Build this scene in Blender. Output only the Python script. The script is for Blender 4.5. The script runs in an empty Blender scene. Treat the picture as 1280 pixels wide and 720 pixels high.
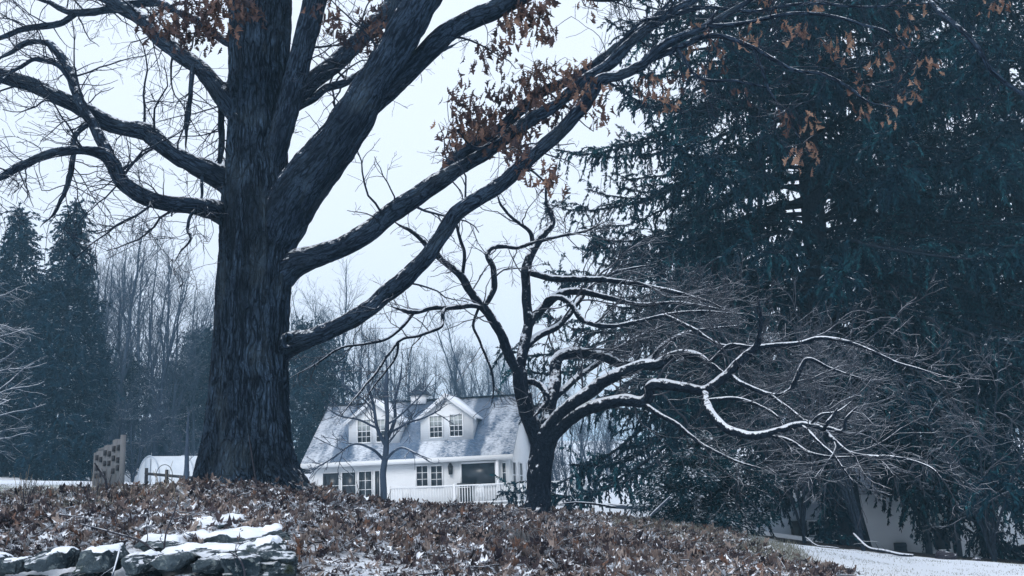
import bpy, bmesh, math, random
import numpy as np
from mathutils import Matrix, Vector, Euler
SC = bpy.context.scene
COL = SC.collection
RNG = np.random.default_rng(11)
random.seed(5)
PI = math.pi

# ------------------------------------------------------------------ camera
FPX = 1230.0
TH = math.atan(262.0/FPX)
ROLL = math.radians(2.2)
CAM = np.array([0.0, 0.0, 1.7])
_F = np.array([0, math.cos(TH), math.sin(TH)])
_R0 = np.array([1.0, 0, 0]); _U0 = np.array([0, -math.sin(TH), math.cos(TH)])
_R = math.cos(ROLL)*_R0 - math.sin(ROLL)*_U0
_U = math.sin(ROLL)*_R0 + math.cos(ROLL)*_U0

def P(px, py, Y):
    """photo pixel + distance north of the camera -> world point"""
    d = _F + (px-640)/FPX*_R + (360-py)/FPX*_U
    return CAM + d*(Y/d[1])
def PR(px, py, hw, Y):
    d = _F + (px-640)/FPX*_R + (360-py)/FPX*_U
    return hw*(Y/d[1])/FPX

cam = bpy.data.cameras.new('camera'); camo = bpy.data.objects.new('camera', cam); COL.objects.link(camo)
cam.sensor_width = 36; cam.lens = 36*FPX/1280; cam.clip_end = 3000; cam.clip_start = 0.05
M = Matrix(((_R[0], _U[0], -_F[0], CAM[0]), (_R[1], _U[1], -_F[1], CAM[1]), (_R[2], _U[2], -_F[2], CAM[2]), (0, 0, 0, 1)))
camo.matrix_world = M
SC.camera = camo

# ------------------------------------------------------------------ noise (numpy)
def _h(ix, iy, iz, s):
    h = (ix.astype(np.int64)*374761393 + iy.astype(np.int64)*668265263 + iz.astype(np.int64)*2147483647 + s*974711) & 0xffffffff
    h = ((h ^ (h >> 13))*1274126177) & 0xffffffff
    h = (h ^ (h >> 16))
    h = (h*2246822519) & 0xffffffff
    return ((h ^ (h >> 15)) & 0xffffff)/float(0xffffff)
def vn(p, s=0):
    i = np.floor(p).astype(np.int64); f = p-i; f = f*f*(3-2*f)
    r = 0
    for dx in (0, 1):
        for dy in (0, 1):
            for dz in (0, 1):
                w = (f[:, 0] if dx else 1-f[:, 0])*(f[:, 1] if dy else 1-f[:, 1])*(f[:, 2] if dz else 1-f[:, 2])
                r = r + w*_h(i[:, 0]+dx, i[:, 1]+dy, i[:, 2]+dz, s)
    return r
def fbm(p, o=3, s=0):
    r = 0; a = 0.5; t = 0
    for k in range(o):
        r = r + a*vn(p*(2.03**k), s+k); t += a; a *= .5
    return r/t

# ------------------------------------------------------------------ tagging
def props(o, label=None, cat=None, group=None, kind=None):
    if label: o['label'] = label
    if cat: o['category'] = cat
    if group: o['group'] = group
    if kind: o['kind'] = kind
    return o
def thing(name, label, cat, loc=(0, 0, 0), rotz=0, group=None):
    o = bpy.data.objects.new(name, None); COL.objects.link(o)
    o.location = tuple(loc); o.rotation_euler = (0, 0, rotz); o.empty_display_size = .2
    return props(o, label, cat, group)
def kids(o):
    return [c for c in bpy.data.objects if c.parent is o]
_KC = {}
def dup(root, loc, rotz=0, scale=1.0, label=None, group=None, sz=None):
    if root.name not in _KC: _KC[root.name] = [(c, kids(c)) for c in kids(root)]
    r = root.copy(); COL.objects.link(r); r.location = tuple(loc); r.rotation_euler = (0, 0, rotz)
    r.scale = (scale, scale, sz or scale)
    if label: r['label'] = label
    if group: r['group'] = group
    for c, gs in _KC[root.name]:
        d = c.copy(); COL.objects.link(d); d.parent = r
        for g in gs:
            e = g.copy(); COL.objects.link(e); e.parent = d
    return r

# ------------------------------------------------------------------ mesh builder
class MB:
    def __init__(s): s.v = []; s.f = {}; s.n = 0; s.a = {}
    def add(s, v, faces, mat=0, **attr):
        v = np.asarray(v, float).reshape(-1, 3); faces = np.asarray(faces, np.int64)
        s.f.setdefault(faces.shape[1], []).append((faces+s.n, mat))
        for k, x in attr.items():
            x = np.asarray(x, float)
            s.a.setdefault(k, []).append((s.n, np.broadcast_to(x, (len(v),)+x.shape[1:]) if x.ndim else np.full(len(v), float(x))))
        s.v.append(v); s.n += len(v)
    def box(s, x0, y0, z0, x1, y1, z1, mat=0):
        v = [(x, y, z) for z in (z0, z1) for y in (y0, y1) for x in (x0, x1)]
        s.add(v, [(0, 2, 3, 1), (4, 5, 7, 6), (0, 1, 5, 4), (2, 6, 7, 3), (0, 4, 6, 2), (1, 3, 7, 5)], mat)
    def prism(s, poly, axis, a0, a1, mat=0):
        """poly of (u,w) extruded along axis 'x' (u=y,w=z) or 'y' (u=x,w=z) or 'z'"""
        n = len(poly); v = []
        for a in (a0, a1):
            for u, w in poly:
                v.append({'x': (a, u, w), 'y': (u, a, w), 'z': (u, w, a)}[axis])
        side = [(i, (i+1) % n, n+(i+1) % n, n+i) for i in range(n)]
        s.add(v, side, mat)
        base = s.n-2*n
        for off, rev in ((0, 1), (n, 0)):
            idx = [off+i for i in range(n)]
            if rev: idx = idx[::-1]
            s.f.setdefault(n, []).append((np.array([idx])+base, mat))
    def bar(s, a, b, r, sides=6, mat=0):
        a = np.asarray(a, float); b = np.asarray(b, float)
        tubes(s, np.stack([a, b])[None], np.array([[r, r]]), sides, mat=mat, cap=True)
    def build(s, name, mats, parent=None, smooth=False):
        me = bpy.data.meshes.new(name)
        v = np.concatenate(s.v)
        me.vertices.add(len(v)); me.vertices.foreach_set('co', v.astype(np.float32).ravel())
        li = []; ls = []; mi = []; c = 0
        for k, L in s.f.items():
            for f, m in L:
                li.append(f.ravel()); ls.append(c+np.arange(len(f))*k); c += f.size
                mi.append(np.broadcast_to(np.asarray(m, np.int32), (len(f),)))
        li = np.concatenate(li).astype(np.int32); ls = np.concatenate(ls).astype(np.int32); mi = np.concatenate(mi).astype(np.int32)
        me.loops.add(len(li)); me.loops.foreach_set('vertex_index', li)
        me.polygons.add(len(ls)); me.polygons.foreach_set('loop_start', ls)
        me.polygons.foreach_set('material_index', mi)
        if smooth: me.polygons.foreach_set('use_smooth', np.ones(len(ls), bool))
        for k, L in s.a.items():
            d = L[0][1].ndim
            at = me.attributes.new(k, 'FLOAT' if d == 1 else 'FLOAT_VECTOR', 'POINT')
            buf = np.zeros((len(v),) if d == 1 else (len(v), 3), np.float32)
            for o, x in L: buf[o:o+len(x)] = x
            at.data.foreach_set('value' if d == 1 else 'vector', buf.ravel())
        me.update(calc_edges=True); me.validate(verbose=False)
        if not isinstance(mats, (list, tuple)): mats = [mats]
        for m in mats: me.materials.append(m)
        o = bpy.data.objects.new(name, me); COL.objects.link(o)
        if parent: o.parent = parent
        return o

def norm(a): return a/np.maximum(np.linalg.norm(a, axis=-1, keepdims=True), 1e-9)
def frames(Pt):
    T = np.empty_like(Pt); T[:, 1:-1] = Pt[:, 2:]-Pt[:, :-2]; T[:, 0] = Pt[:, 1]-Pt[:, 0]; T[:, -1] = Pt[:, -1]-Pt[:, -2]
    T = norm(T)
    refs = norm(np.array([[1, 0, 0], [0, 1, 0], [0, 0, 1], [1, 1, .3], [-1, 1, .3], [1, -.3, 1.], [.3, 1, -1]]))
    sc = np.abs(np.einsum('kni,ri->krn', T, refs)).max(2)
    ref = refs[sc.argmin(1)]
    U = norm(np.cross(T, ref[:, None, :])); V = np.cross(T, U)
    return T, U, V
def tubes(mb, Pt, R, sides, mat=0, cap=False, disp=None, **attr):
    """K tubes of n points as one batch"""
    K, n, _ = Pt.shape
    if K == 0: return
    T, U, V = frames(Pt)
    an = np.arange(sides)*2*PI/sides
    ca, sa = np.cos(an), np.sin(an)
    L = np.concatenate([np.zeros((K, 1)), np.cumsum(np.linalg.norm(np.diff(Pt, axis=1), axis=2), 1)], 1)
    rr = R[:, :, None]*np.ones(sides)
    bc = np.stack([rr*ca, rr*sa, np.broadcast_to(L[:, :, None], rr.shape)], -1)
    if disp is not None: rr = rr+disp(bc.reshape(-1, 3)).reshape(rr.shape)
    v = Pt[:, :, None, :]+rr[..., None]*(ca[None, None, :, None]*U[:, :, None, :]+sa[None, None, :, None]*V[:, :, None, :])
    j = np.arange(sides); j2 = (j+1) % sides
    i = np.arange(n-1)[:, None]
    q = np.stack([i*sides+j, i*sides+j2, (i+1)*sides+j2, (i+1)*sides+j], -1).reshape(-1, 4)
    F = (q[None]+(np.arange(K)*n*sides)[:, None, None]).reshape(-1, 4)
    b = mb.n
    mb.add(v.reshape(-1, 3), F, mat, bc=bc.reshape(-1, 3), **attr)
    if cap:
        e = np.concatenate([j[::-1][None], ((n-1)*sides+j)[None]])
        e = (e[None]+(np.arange(K)*n*sides)[:, None, None]).reshape(-1, sides)
        mb.f.setdefault(sides, []).append((e+b, mat))

def resample(pts, n):
    """Catmull-Rom through rows of (x,y,z,r) then n even samples"""
    p = np.asarray(pts, float)
    if len(p) == 2: p = np.stack([p[0], (p[0]+p[1])/2, p[1]])
    e = np.concatenate([2*p[:1]-p[1:2], p, 2*p[-1:]-p[-2:-1]])
    out = []
    t = np.linspace(0, 1, 24, endpoint=False)[:, None]
    for k in range(1, len(e)-2):
        a, b, c, d = e[k-1], e[k], e[k+1], e[k+2]
        out.append(.5*((2*b)+(-a+c)*t+(2*a-5*b+4*c-d)*t*t+(-a+3*b-3*c+d)*t**3))
    out.append(p[-1:]); q = np.concatenate(out)
    L = np.concatenate([[0], np.cumsum(np.linalg.norm(np.diff(q[:, :3], axis=0), axis=1))])
    s = np.linspace(0, L[-1], n)
    return np.stack([np.interp(s, L, q[:, k]) for k in range(4)], 1)
def trace(pts, n=40):
    """rows (px,py,half width px,Y) -> (n,3),(n,)"""
    w = [np.append(P(a, b, Y), PR(a, b, h, Y)) for a, b, h, Y in pts]
    q = resample(w, n)
    return q[:, :3], np.maximum(q[:, 3], .002)

def sprout(Pt, R, dens, ang=(35, 65), ln=(.5, 1.2), m=6, wig=.18, trop=(0, 0, .1), t0=.15, t1=1.0, rr=.55, rmin=.0035, lpow=.5, taper=.35, rng=RNG, bias=None, tip=.0):
    """children of K parents: dens per metre. length falls towards the parent's tip"""
    K, n, _ = Pt.shape
    seg = np.linalg.norm(np.diff(Pt, axis=1), axis=2); Ln = seg.sum(1)
    cnt = rng.poisson(np.maximum(Ln*(t1-t0)*dens, 0.01))
    idx = np.repeat(np.arange(K), cnt); N = len(idx)
    if N == 0: return np.zeros((0, m, 3)), np.zeros((0, m))
    t = t0+(t1-t0)*rng.random(N)
    x = t*(n-1); i = np.minimum(x.astype(int), n-2); f = (x-i)[:, None]
    p0 = Pt[idx, i]*(1-f)+Pt[idx, i+1]*f
    r0 = R[idx, i]*(1-f[:, 0])+R[idx, i+1]*f[:, 0]
    T = norm(Pt[idx, i+1]-Pt[idx, i])
    rv = rng.normal(size=(N, 3)); rv = norm(rv-(rv*T).sum(1, keepdims=True)*T)
    if bias is not None: rv = norm(rv+np.asarray(bias)); rv = norm(rv-(rv*T).sum(1, keepdims=True)*T)
    a = np.radians(ang[0]+(ang[1]-ang[0])*rng.random(N))[:, None]
    d = np.cos(a)*T+np.sin(a)*rv
    length = (ln[0]+(ln[1]-ln[0])*rng.random(N))*np.maximum(1-t, tip+.05)**lpow
    r = np.minimum(np.maximum(r0*rr, rmin), r0*.9+.0005)
    r = np.minimum(r, length*.013+.002)
    out = np.empty((N, m, 3)); out[:, 0] = p0; st = (length/(m-1))[:, None]
    tr = np.asarray(trop)
    for k in range(1, m):
        d = norm(d+rng.normal(size=(N, 3))*wig+tr/(m-1)*2)
        out[:, k] = out[:, k-1]+d*st
    return out, np.maximum(r[:, None]*np.linspace(1, taper, m)[None], .0018)

# ------------------------------------------------------------------ materials
class NT:
    def __init__(s, name):
        s.m = bpy.data.materials.new(name); s.m.use_nodes = True
        s.t = s.m.node_tree; s.n = s.t.nodes; s.l = s.t.links
        s.b = s.n['Principled BSDF']; s.out = s.n['Material Output']
    def node(s, ty, **kw):
        n = s.n.new(ty)
        for k, v in kw.items():
            if k == 'ins':
                for a, b in v.items():
                    if isinstance(b, bpy.types.NodeSocket): s.l.new(b, n.inputs[a])
                    else: n.inputs[a].default_value = b
            else: setattr(n, k, v)
        return n
    def math(s, op, a, b=0.0, clamp=False):
        n = s.node('ShaderNodeMath', operation=op, use_clamp=clamp)
        for k, x in enumerate((a, b)):
            if isinstance(x, bpy.types.NodeSocket): s.l.new(x, n.inputs[k])
            else: n.inputs[k].default_value = x
        return n.outputs[0]
    def mix(s, f, a, b):
        n = s.node('ShaderNodeMix', data_type='RGBA')
        for k, x in ((0, f), (6, a), (7, b)):
            if isinstance(x, bpy.types.NodeSocket): s.l.new(x, n.inputs[k])
            else: n.inputs[k].default_value = x if k == 0 else (*x, 1)
        return n.outputs[2]
    def ramp(s, f, stops):
        n = s.node('ShaderNodeValToRGB'); s.l.new(f, n.inputs[0])
        e = n.color_ramp.elements
        while len(e) < len(stops): e.new(.5)
        for k, (p, c) in enumerate(stops):
            e[k].position = p; e[k].color = (*c, 1) if not isinstance(c, (int, float)) else (c, c, c, 1)
        return n.outputs[0]
    def attr(s, name): return s.node('ShaderNodeAttribute', attribute_name=name)
    def pos(s): return s.node('ShaderNodeNewGeometry').outputs['Position']
    def obj(s): return s.node('ShaderNodeTexCoord').outputs['Object']
    def scale(s, v, sc):
        n = s.node('ShaderNodeVectorMath', operation='MULTIPLY'); s.l.new(v, n.inputs[0]); n.inputs[1].default_value = sc
        return n.outputs[0]
    def noise(s, v, scale, detail=3, rough=.55):
        return s.node('ShaderNodeTexNoise', ins={'Vector': v, 'Scale': scale, 'Detail': detail, 'Roughness': rough}).outputs['Fac']
    def nz(s):
        g = s.node('ShaderNodeNewGeometry'); x = s.node('ShaderNodeSeparateXYZ', ins={0: g.outputs['Normal']})
        return x.outputs[2]
    def smooth(s, x, a, b):
        n = s.node('ShaderNodeMapRange', interpolation_type='SMOOTHSTEP')
        s.l.new(x, n.inputs[0]); n.inputs[1].default_value = a; n.inputs[2].default_value = b
        return n.outputs[0]
    def bump(s, h, strength, dist):
        n = s.node('ShaderNodeBump', ins={'Height': h, 'Strength': strength, 'Distance': dist})
        s.l.new(n.outputs[0], s.b.inputs['Normal'])
    def col(s, c, rough=.8):
        if isinstance(c, bpy.types.NodeSocket): s.l.new(c, s.b.inputs['Base Color'])
        else: s.b.inputs['Base Color'].default_value = (*c, 1)
        if isinstance(rough, bpy.types.NodeSocket): s.l.new(rough, s.b.inputs['Roughness'])
        else: s.b.inputs['Roughness'].default_value = rough
        s.b.inputs['Specular IOR Level'].default_value = .25 if not isinstance(rough, float) or rough < .6 else .08
        return s.m

SNOW = (.84, .88, .94)
def cool(c, k=(.54, .77, 1.0)): return tuple(a*b for a, b in zip(c, k))
def m_bark(name, dark, light, snow=(.35, .75), freq=14., stretch=.22, bump=.6, dist=.02, amt=1.0, lichen=.0, snz=1.5):
    dark, light = cool(dark), cool(light); t = NT(name); a = t.attr('bc').outputs['Vector']
    w = t.node('ShaderNodeTexNoise', ins={'Vector': a, 'Scale': 3.0, 'Detail': 2.0}).outputs['Color']
    off = t.node('ShaderNodeVectorMath', operation='MULTIPLY_ADD'); t.l.new(w, off.inputs[0]); off.inputs[1].default_value = (.085, .085, .25); t.l.new(a, off.inputs[2])
    v = t.scale(off.outputs[0], (freq, freq, freq*stretch))
    def furrow(vec, sc, w_):
        nn = t.noise(vec, sc, 1.5, .5)
        return t.smooth(t.math('ABSOLUTE', t.math('SUBTRACT', nn, .5)), .0, w_)
    v2 = t.scale(off.outputs[0], (freq*.9, freq*.9, freq*.42))
    ridge = t.math('MULTIPLY', furrow(v, .75, .10), t.math('ADD', .5, t.math('MULTIPLY', furrow(v2, 1.0, .06), .5)))
    ridge = t.math('MULTIPLY', ridge, t.math('ADD', .55, t.math('MULTIPLY', furrow(v, 1.9, .10), .45)))
    fine = t.noise(t.scale(a, (90, 90, 30)), 1.0, 4, .65)
    h = t.math('ADD', ridge, t.math('MULTIPLY', fine, .35))
    blot = t.noise(a, 1.7, 4)
    pl = t.math('MULTIPLY', ridge, t.math('ADD', .35, t.math('MULTIPLY', t.smooth(blot, .3, .7), .65)))
    c = t.mix(t.math('MULTIPLY', pl, t.math('ADD', .45, fine)), dark, light)
    if lichen:
        c = t.mix(t.math('MULTIPLY', t.smooth(t.noise(t.scale(a, (1, 1, .45)), 2.3, 4, .65), .5, .68), lichen), c, (.06, .085, .105))
        c = t.mix(t.math('MULTIPLY', t.smooth(t.noise(t.scale(a, (1.6, 1.6, .12)), 2.0, 3, .6), .55, .7), .6), c, (.006, .011, .018))
    nz = t.nz(); sn = t.noise(t.pos(), 11.0, 6, .75)
    k = t.math('ADD', nz, t.math('MULTIPLY', t.math('SUBTRACT', sn, .5), snz))
    k = t.math('MULTIPLY', t.smooth(k, snow[0], snow[1]), amt)
    t.col(t.mix(k, c, SNOW), .85)
    t.bump(h, bump, dist)
    return t.m
def m_twig(name, c1, c2, snow=(.3, .6), amt=1.0, sc=5.):
    c1, c2 = cool(c1, (.52, .68, .88)), cool(c2, (.52, .68, .88)); t = NT(name); n = t.noise(t.pos(), 3.0, 2)
    c = t.mix(n, c1, c2)
    nz = t.nz(); sn = t.noise(t.pos(), sc, 3, .6)
    k = t.math('ADD', nz, t.math('MULTIPLY', t.math('SUBTRACT', sn, .5), 1.6))
    k = t.math('MULTIPLY', t.smooth(k, snow[0], snow[1]), amt)
    return t.col(t.mix(k, c, SNOW), .85)
def m_plain(name, c, rough=.7, var=.25, sc=6., bump=0, snow=None):
    t = NT(name); p = t.obj(); n = t.noise(p, sc, 4, .6)
    d = tuple(x*(1-var) for x in c); e = tuple(min(1, x*(1+var)) for x in c)
    k = t.mix(n, d, e)
    if snow:
        nz = t.nz(); sn = t.noise(p, 2.5, 4, .6)
        k = t.mix(t.smooth(t.math('ADD', nz, t.math('MULTIPLY', t.math('SUBTRACT', sn, .5), snow[2])), snow[0], snow[1]), k, SNOW)
    t.col(k, rough)
    if bump: t.bump(t.noise(p, sc*6, 4), bump, .02)
    return t.m
MT = {}
MT['oak'] = m_bark('oak_bark', (.004, .007, .012), (.10, .122, .15), snow=(.62, .95), freq=23, stretch=.14, bump=1.0, dist=.04, amt=.95, lichen=.4)
MT['oaklimb'] = m_bark('oak_limb_bark', (.005, .008, .014), (.092, .11, .135), snow=(.58, .95), snz=3.0, lichen=.4, freq=30, stretch=.16, bump=.8, dist=.02, amt=.95)
MT['oaktwig'] = m_twig('oak_twig_bark', (.014, .019, .028), (.045, .05, .06), snow=(.75, 1.1), amt=.8)
MT['apple'] = m_bark('apple_bark', (.007, .010, .016), (.045, .052, .062), snow=(.32, .5), snz=1.9, freq=30, stretch=.6, bump=.7, dist=.012)
MT['sprucebark'] = m_bark('spruce_bark', (.02, .024, .03), (.07, .07, .075), snow=(.9, 1.2), freq=20, stretch=.5, amt=.7)
MT['appletwig'] = m_twig('apple_twig_bark', (.045, .042, .045), (.145, .125, .12), snow=(.56, .92), amt=.75)
MT['bush'] = m_twig('grey_twig_bark', (.075, .066, .066), (.21, .18, .17), snow=(.66, 1.02), amt=.6)
MT['farbark'] = m_twig('far_bark', (.04, .05, .065), (.12, .13, .15), snow=(.6, .95), amt=.7)
MT['snowtwig'] = m_twig('snowy_twig_bark', (.07, .075, .085), (.16, .16, .17), snow=(.35, .7), amt=.8)
MT['snow'] = None
t = NT('snow'); pz = t.pos(); t.col(t.mix(t.noise(pz, 3., 4), (.78, .83, .90), (.88, .91, .96)), .65); t.bump(t.noise(pz, 14., 5, .6), .35, .03); MT['snow'] = t.m
def m_needle(name, c1, c2, c3, snow=.0):
    c1, c2, c3 = [cool(q_, (.9, .95, 1.05) if 'grass' in name else (.27, .66, 1.02)) for q_ in (c1, c2, c3)]; t = NT(name); a = t.attr('tint').outputs['Fac']
    c = t.ramp(a, [(0, c1), (.6, c2), (1, c3)])
    if snow:
        nz = t.math('ABSOLUTE', t.nz()); sn = t.noise(t.pos(), 2.2, 4, .65)
        k = t.smooth(t.math('ADD', t.math('MULTIPLY', nz, .5), sn), 1.0-snow*.28, 1.12-snow*.28)
        c = t.mix(t.math('MULTIPLY', k, .85), c, SNOW)
    return t.col(c, .7)
MT['needle'] = m_needle('spruce_needles', (.005, .019, .026), (.012, .042, .044), (.07, .15, .12), snow=.08)
MT['farneedle'] = m_needle('far_needles', (.008, .025, .033), (.014, .042, .050), (.03, .07, .072), snow=.05)
MT['shrubleaf'] = m_needle('shrub_leaves', (.012, .030, .030), (.022, .052, .045), (.06, .11, .09), snow=.26)
def m_leaf(name, stops, snow):
    t = NT(name); a = t.attr('tint').outputs['Fac']
    c = t.ramp(a, stops)
    c = t.mix(t.noise(t.pos(), 60., 2), c, (.03, .025, .035))
    if snow:
        nz = t.math('ABSOLUTE', t.nz()); sn = t.noise(t.pos(), 5., 5, .7)
        k = t.smooth(t.math('ADD', t.math('MULTIPLY', nz, .35), sn), snow, snow+.12)
        c = t.mix(k, c, SNOW)
    return t.col(c, .65)
MT['litter'] = m_leaf('fallen_oak_leaves', [(0, (.018, .016, .021)), (.3, (.10, .077, .074)), (.6, (.29, .225, .195)), (.85, (.55, .46, .40)), (1, (.25, .14, .09))], .74)
MT['oakleaf'] = m_leaf('dry_oak_leaves', [(0, (.03, .024, .028)), (.4, (.10, .062, .052)), (.75, (.25, .14, .095)), (1, (.44, .28, .19))], 0)
HAZE = 0.0018
# ------------------------------------------------------------------ sky and light
W = bpy.data.worlds.new('World'); SC.world = W; W.use_nodes = True
wt = W.node_tree; bg = wt.nodes['Background']
sky = wt.nodes.new('ShaderNodeTexSky'); sky.sky_type = 'NISHITA'; sky.sun_disc = False
sky.sun_elevation = math.radians(38); sky.sun_rotation = math.radians(200); sky.dust_density = 6; sky.air_density = 1.2
mx = wt.nodes.new('ShaderNodeMix'); mx.data_type = 'RGBA'; mx.inputs[0].default_value = .90
wt.links.new(sky.outputs[0], mx.inputs[6]); mx.inputs[7].default_value = (8.5, 9.4, 11.0, 1)      # overcast cloud deck
wt.links.new(mx.outputs[2], bg.inputs[0]); bg.inputs[1].default_value = .1
sl = bpy.data.lights.new('sun', 'SUN'); so = bpy.data.objects.new('sun', sl); COL.objects.link(so)
sl.energy = 1.2; sl.angle = math.radians(30); sl.color = (1, .97, .93); sl.specular_factor = 0
e_, r_ = sky.sun_elevation, sky.sun_rotation
sd = Vector((math.sin(r_)*math.cos(e_), math.cos(r_)*math.cos(e_), math.sin(e_)))
so.rotation_euler = sd.to_track_quat('Z', 'Y').to_euler(); so.location = (0, 0, 40)
VS = SC.view_settings; VS.view_transform = 'Standard'; VS.look = 'None'; VS.gamma = 1; VS.exposure = .33
SC.cycles.use_denoising = True; SC.cycles.max_bounces = 5; SC.cycles.diffuse_bounces = 3; SC.cycles.volume_bounces = 0
SC.cycles.use_adaptive_sampling = True; SC.cycles.adaptive_threshold = .02
SC.cycles.transparent_max_bounces = 8

# ------------------------------------------------------------------ terrain
CP = [P(*q) for q in [
 (-260, 640, 12), (0, 632, 12), (60, 628, 12.5), (150, 621, 13), (230, 613, 13.4), (314, 606, 13.5), (400, 619, 13.8), (480, 637, 14.5), (560, 644, 15), (640, 646, 15.5), (700, 648, 16),
 (760, 652, 16.5), (830, 661, 16.5), (900, 674, 16), (960, 690, 15), (1040, 719, 13.5),
 (400, 722, 7.6), (600, 724, 7.8), (800, 728, 8.2), (1000, 742, 9), (450, 672, 10), (600, 677, 10.5), (750, 687, 11), (880, 702, 12), (250, 641, 10.5), (100, 646, 10.5), (0, 652, 10.3),
 (300, 664, 8.6), (150, 668, 8.4), (0, 676, 8.2), (-200, 684, 8.2),
 (-100, 622, 20), (60, 622, 20), (0, 609, 28), (130, 609, 28), (0, 601, 36), (60, 601, 36), (120, 602, 36), (-200, 602, 36), (200, 612, 26), (60, 590, 62), (100, 586, 70), (200, 605, 42), (20, 592, 55), (-150, 592, 60),
 (930, 676, 22), (1000, 681, 22), (1080, 689, 22), (1152, 697, 21), (1280, 706, 20), (1400, 716, 20), (1100, 720, 13.2), (1280, 722, 14), (1450, 722, 14), (1090, 686, 27), (1000, 672, 38), (1160, 694, 38), (1250, 697, 38), (850, 664, 22),
 (700, 633, 48), (640, 633, 50), (500, 634, 52), (400, 634, 54), (740, 612, 75), (820, 585, 105), (760, 632, 50),
]]
CP += [np.array(q, float) for q in [(0, 0, 0), (-5, 0, .1), (5, 0, -.1), (0, 4, .42), (-2.4, 6.3, .62), (-4.2, 6.2, .62), (-7, 6.2, .6), (-3, 4, .3), (4, 4, .3), (9, 8, .15), (14, 10, -.3), (0, 22, 1.35), (-4, 22, 1.6), (3, 24, 1.1), (0, 34, 1.2), (6, 34, .4),
  (-25, 0, .2), (25, 0, -1), (0, -40, -1), (-60, 20, 3), (60, 20, -3), (-90, 90, 9), (90, 90, 2), (0, 120, 7), (0, 220, 14), (-250, 150, 16), (250, 150, 8), (-300, -200, 0), (300, -200, -4), (0, -300, 0), (-500, 600, 25), (500, 600, 20), (0, 800, 25), (-900, 0, 10), (900, 0, 5), (0, -900, 0), (-900, 900, 25), (900, 900, 25), (-900, -900, 0), (900, -900, 0)]]
CP = np.array(CP)
def _phi(d): return np.sqrt(d*d+.35)
_A = _phi(np.linalg.norm(CP[:, None, :2]-CP[None, :, :2], axis=2)); nC = len(CP)
_S = np.zeros((nC+1, nC+1)); _S[:nC, :nC] = _A+np.eye(nC)*-.02; _S[:nC, nC] = 1; _S[nC, :nC] = 1
_W = np.linalg.solve(_S, np.append(CP[:, 2], 0))
def ground(x, y):
    x = np.asarray(x, float); y = np.asarray(y, float); s = x.shape
    q = np.stack([x.ravel(), y.ravel()], 1); out = np.empty(len(q))
    for i in range(0, len(q), 20000):
        out[i:i+20000] = _phi(np.linalg.norm(q[i:i+20000, None]-CP[None, :, :2], axis=2))@_W[:nC]+_W[nC]
    near = np.clip(1-np.hypot(q[:, 0], q[:, 1]-10)/60, 0, 1)
    b = (fbm(np.stack([q[:, 0]*.9, q[:, 1]*.9, 0*q[:, 0]], 1), 3, 3)-.5)*.10*near
    return (out+b).reshape(s)
def gz(x, y): return float(ground(np.array([x]), np.array([y]))[0])
def PG(px, Y, off=0.0):
    """ground point under image column px at distance Y"""
    p = P(px, 620, Y); return np.array([p[0], Y, gz(p[0], Y)+off])
ZONE = np.array([P(*q)[:2] for q in [(-400, 700, 8), (-400, 640, 13), (-20, 628, 14.2), (60, 626, 14.4), (150, 618, 15), (250, 610, 16.5), (500, 625, 17.5), (700, 640, 18), (790, 650, 18.5), (880, 668, 18), (930, 680, 16.5), (985, 698, 14.5), (1020, 712, 12.9), (1075, 740, 9.5), (1000, 760, 6.5), (350, 760, 6.3), (335, 735, 7.0), (335, 690, 8.1), (200, 690, 8.2), (-400, 690, 8.0)]])
def in_poly(x, y, poly=ZONE):
    r = np.zeros(x.shape, bool); n = len(poly); j = n-1
    for i in range(n):
        xi, yi = poly[i]; xj, yj = poly[j]
        c = ((yi > y) != (yj > y)) & (x < (xj-xi)*(y-yi)/(yj-yi+1e-12)+xi)
        r ^= c; j = i
    return r
def axis(lo, hi, st, far, g=1.13):
    c = list(np.arange(lo, hi, st)); a = []; d = st; x = lo
    while x > -far: d *= g; x -= d; a.append(x)
    b = []; d = st; x = c[-1]
    while x < far: d *= g; x += d; b.append(x)
    return np.array(a[::-1]+c+b)
gx = axis(-10, 12, .14, 420); gy = axis(1, 26, .14, 420)
X, Y_ = np.meshgrid(gx, gy); Z = ground(X, Y_)
zx = X+(fbm(np.stack([X.ravel(), Y_.ravel(), 0*X.ravel()], 1)*1.3, 2, 9).reshape(X.shape)-.5)*1.2
zy = Y_+(fbm(np.stack([X.ravel(), Y_.ravel(), 0*X.ravel()], 1)*1.3, 2, 15).reshape(X.shape)-.5)*1.2
zone = in_poly(zx, zy).astype(float)
# bare mulch strip under the spruces, green stripe on the left lawn
mul = in_poly(zx, zy, np.array([P(*q)[:2] for q in [(950, 674, 22.6), (1070, 687, 22.2), (1160, 699, 21.5), (1300, 708, 20.6), (1500, 716, 20.5), (1500, 690, 33), (1060, 680, 33), (950, 670, 30)]])).astype(float)
nx, ny = len(gx), len(gy)
i = np.arange(ny-1)[:, None]*nx+np.arange(nx-1)[None]
mb = MB(); mb.add(np.stack([X, Y_, Z], -1).reshape(-1, 3), np.stack([i, i+1, i+nx+1, i+nx], -1).reshape(-1, 4), 0, zone=zone.ravel(), mulch=mul.ravel())
t = NT('ground_snow_grass_soil'); p = t.pos()
n1 = t.noise(p, 1.1, 5, .65); n2 = t.noise(p, 7., 5, .65); n3 = t.noise(p, 38., 4, .7)
snow = t.mix(n3, (.74, .79, .86), (.86, .89, .94))
grass = t.mix(n3, (.10, .13, .08), (.24, .27, .18))
g = t.math('ADD', t.math('MULTIPLY', n1, .45), t.math('ADD', t.math('MULTIPLY', n2, .3), t.math('MULTIPLY', n3, .25)))
sx = t.node('ShaderNodeSeparateXYZ', ins={0: p})
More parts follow.
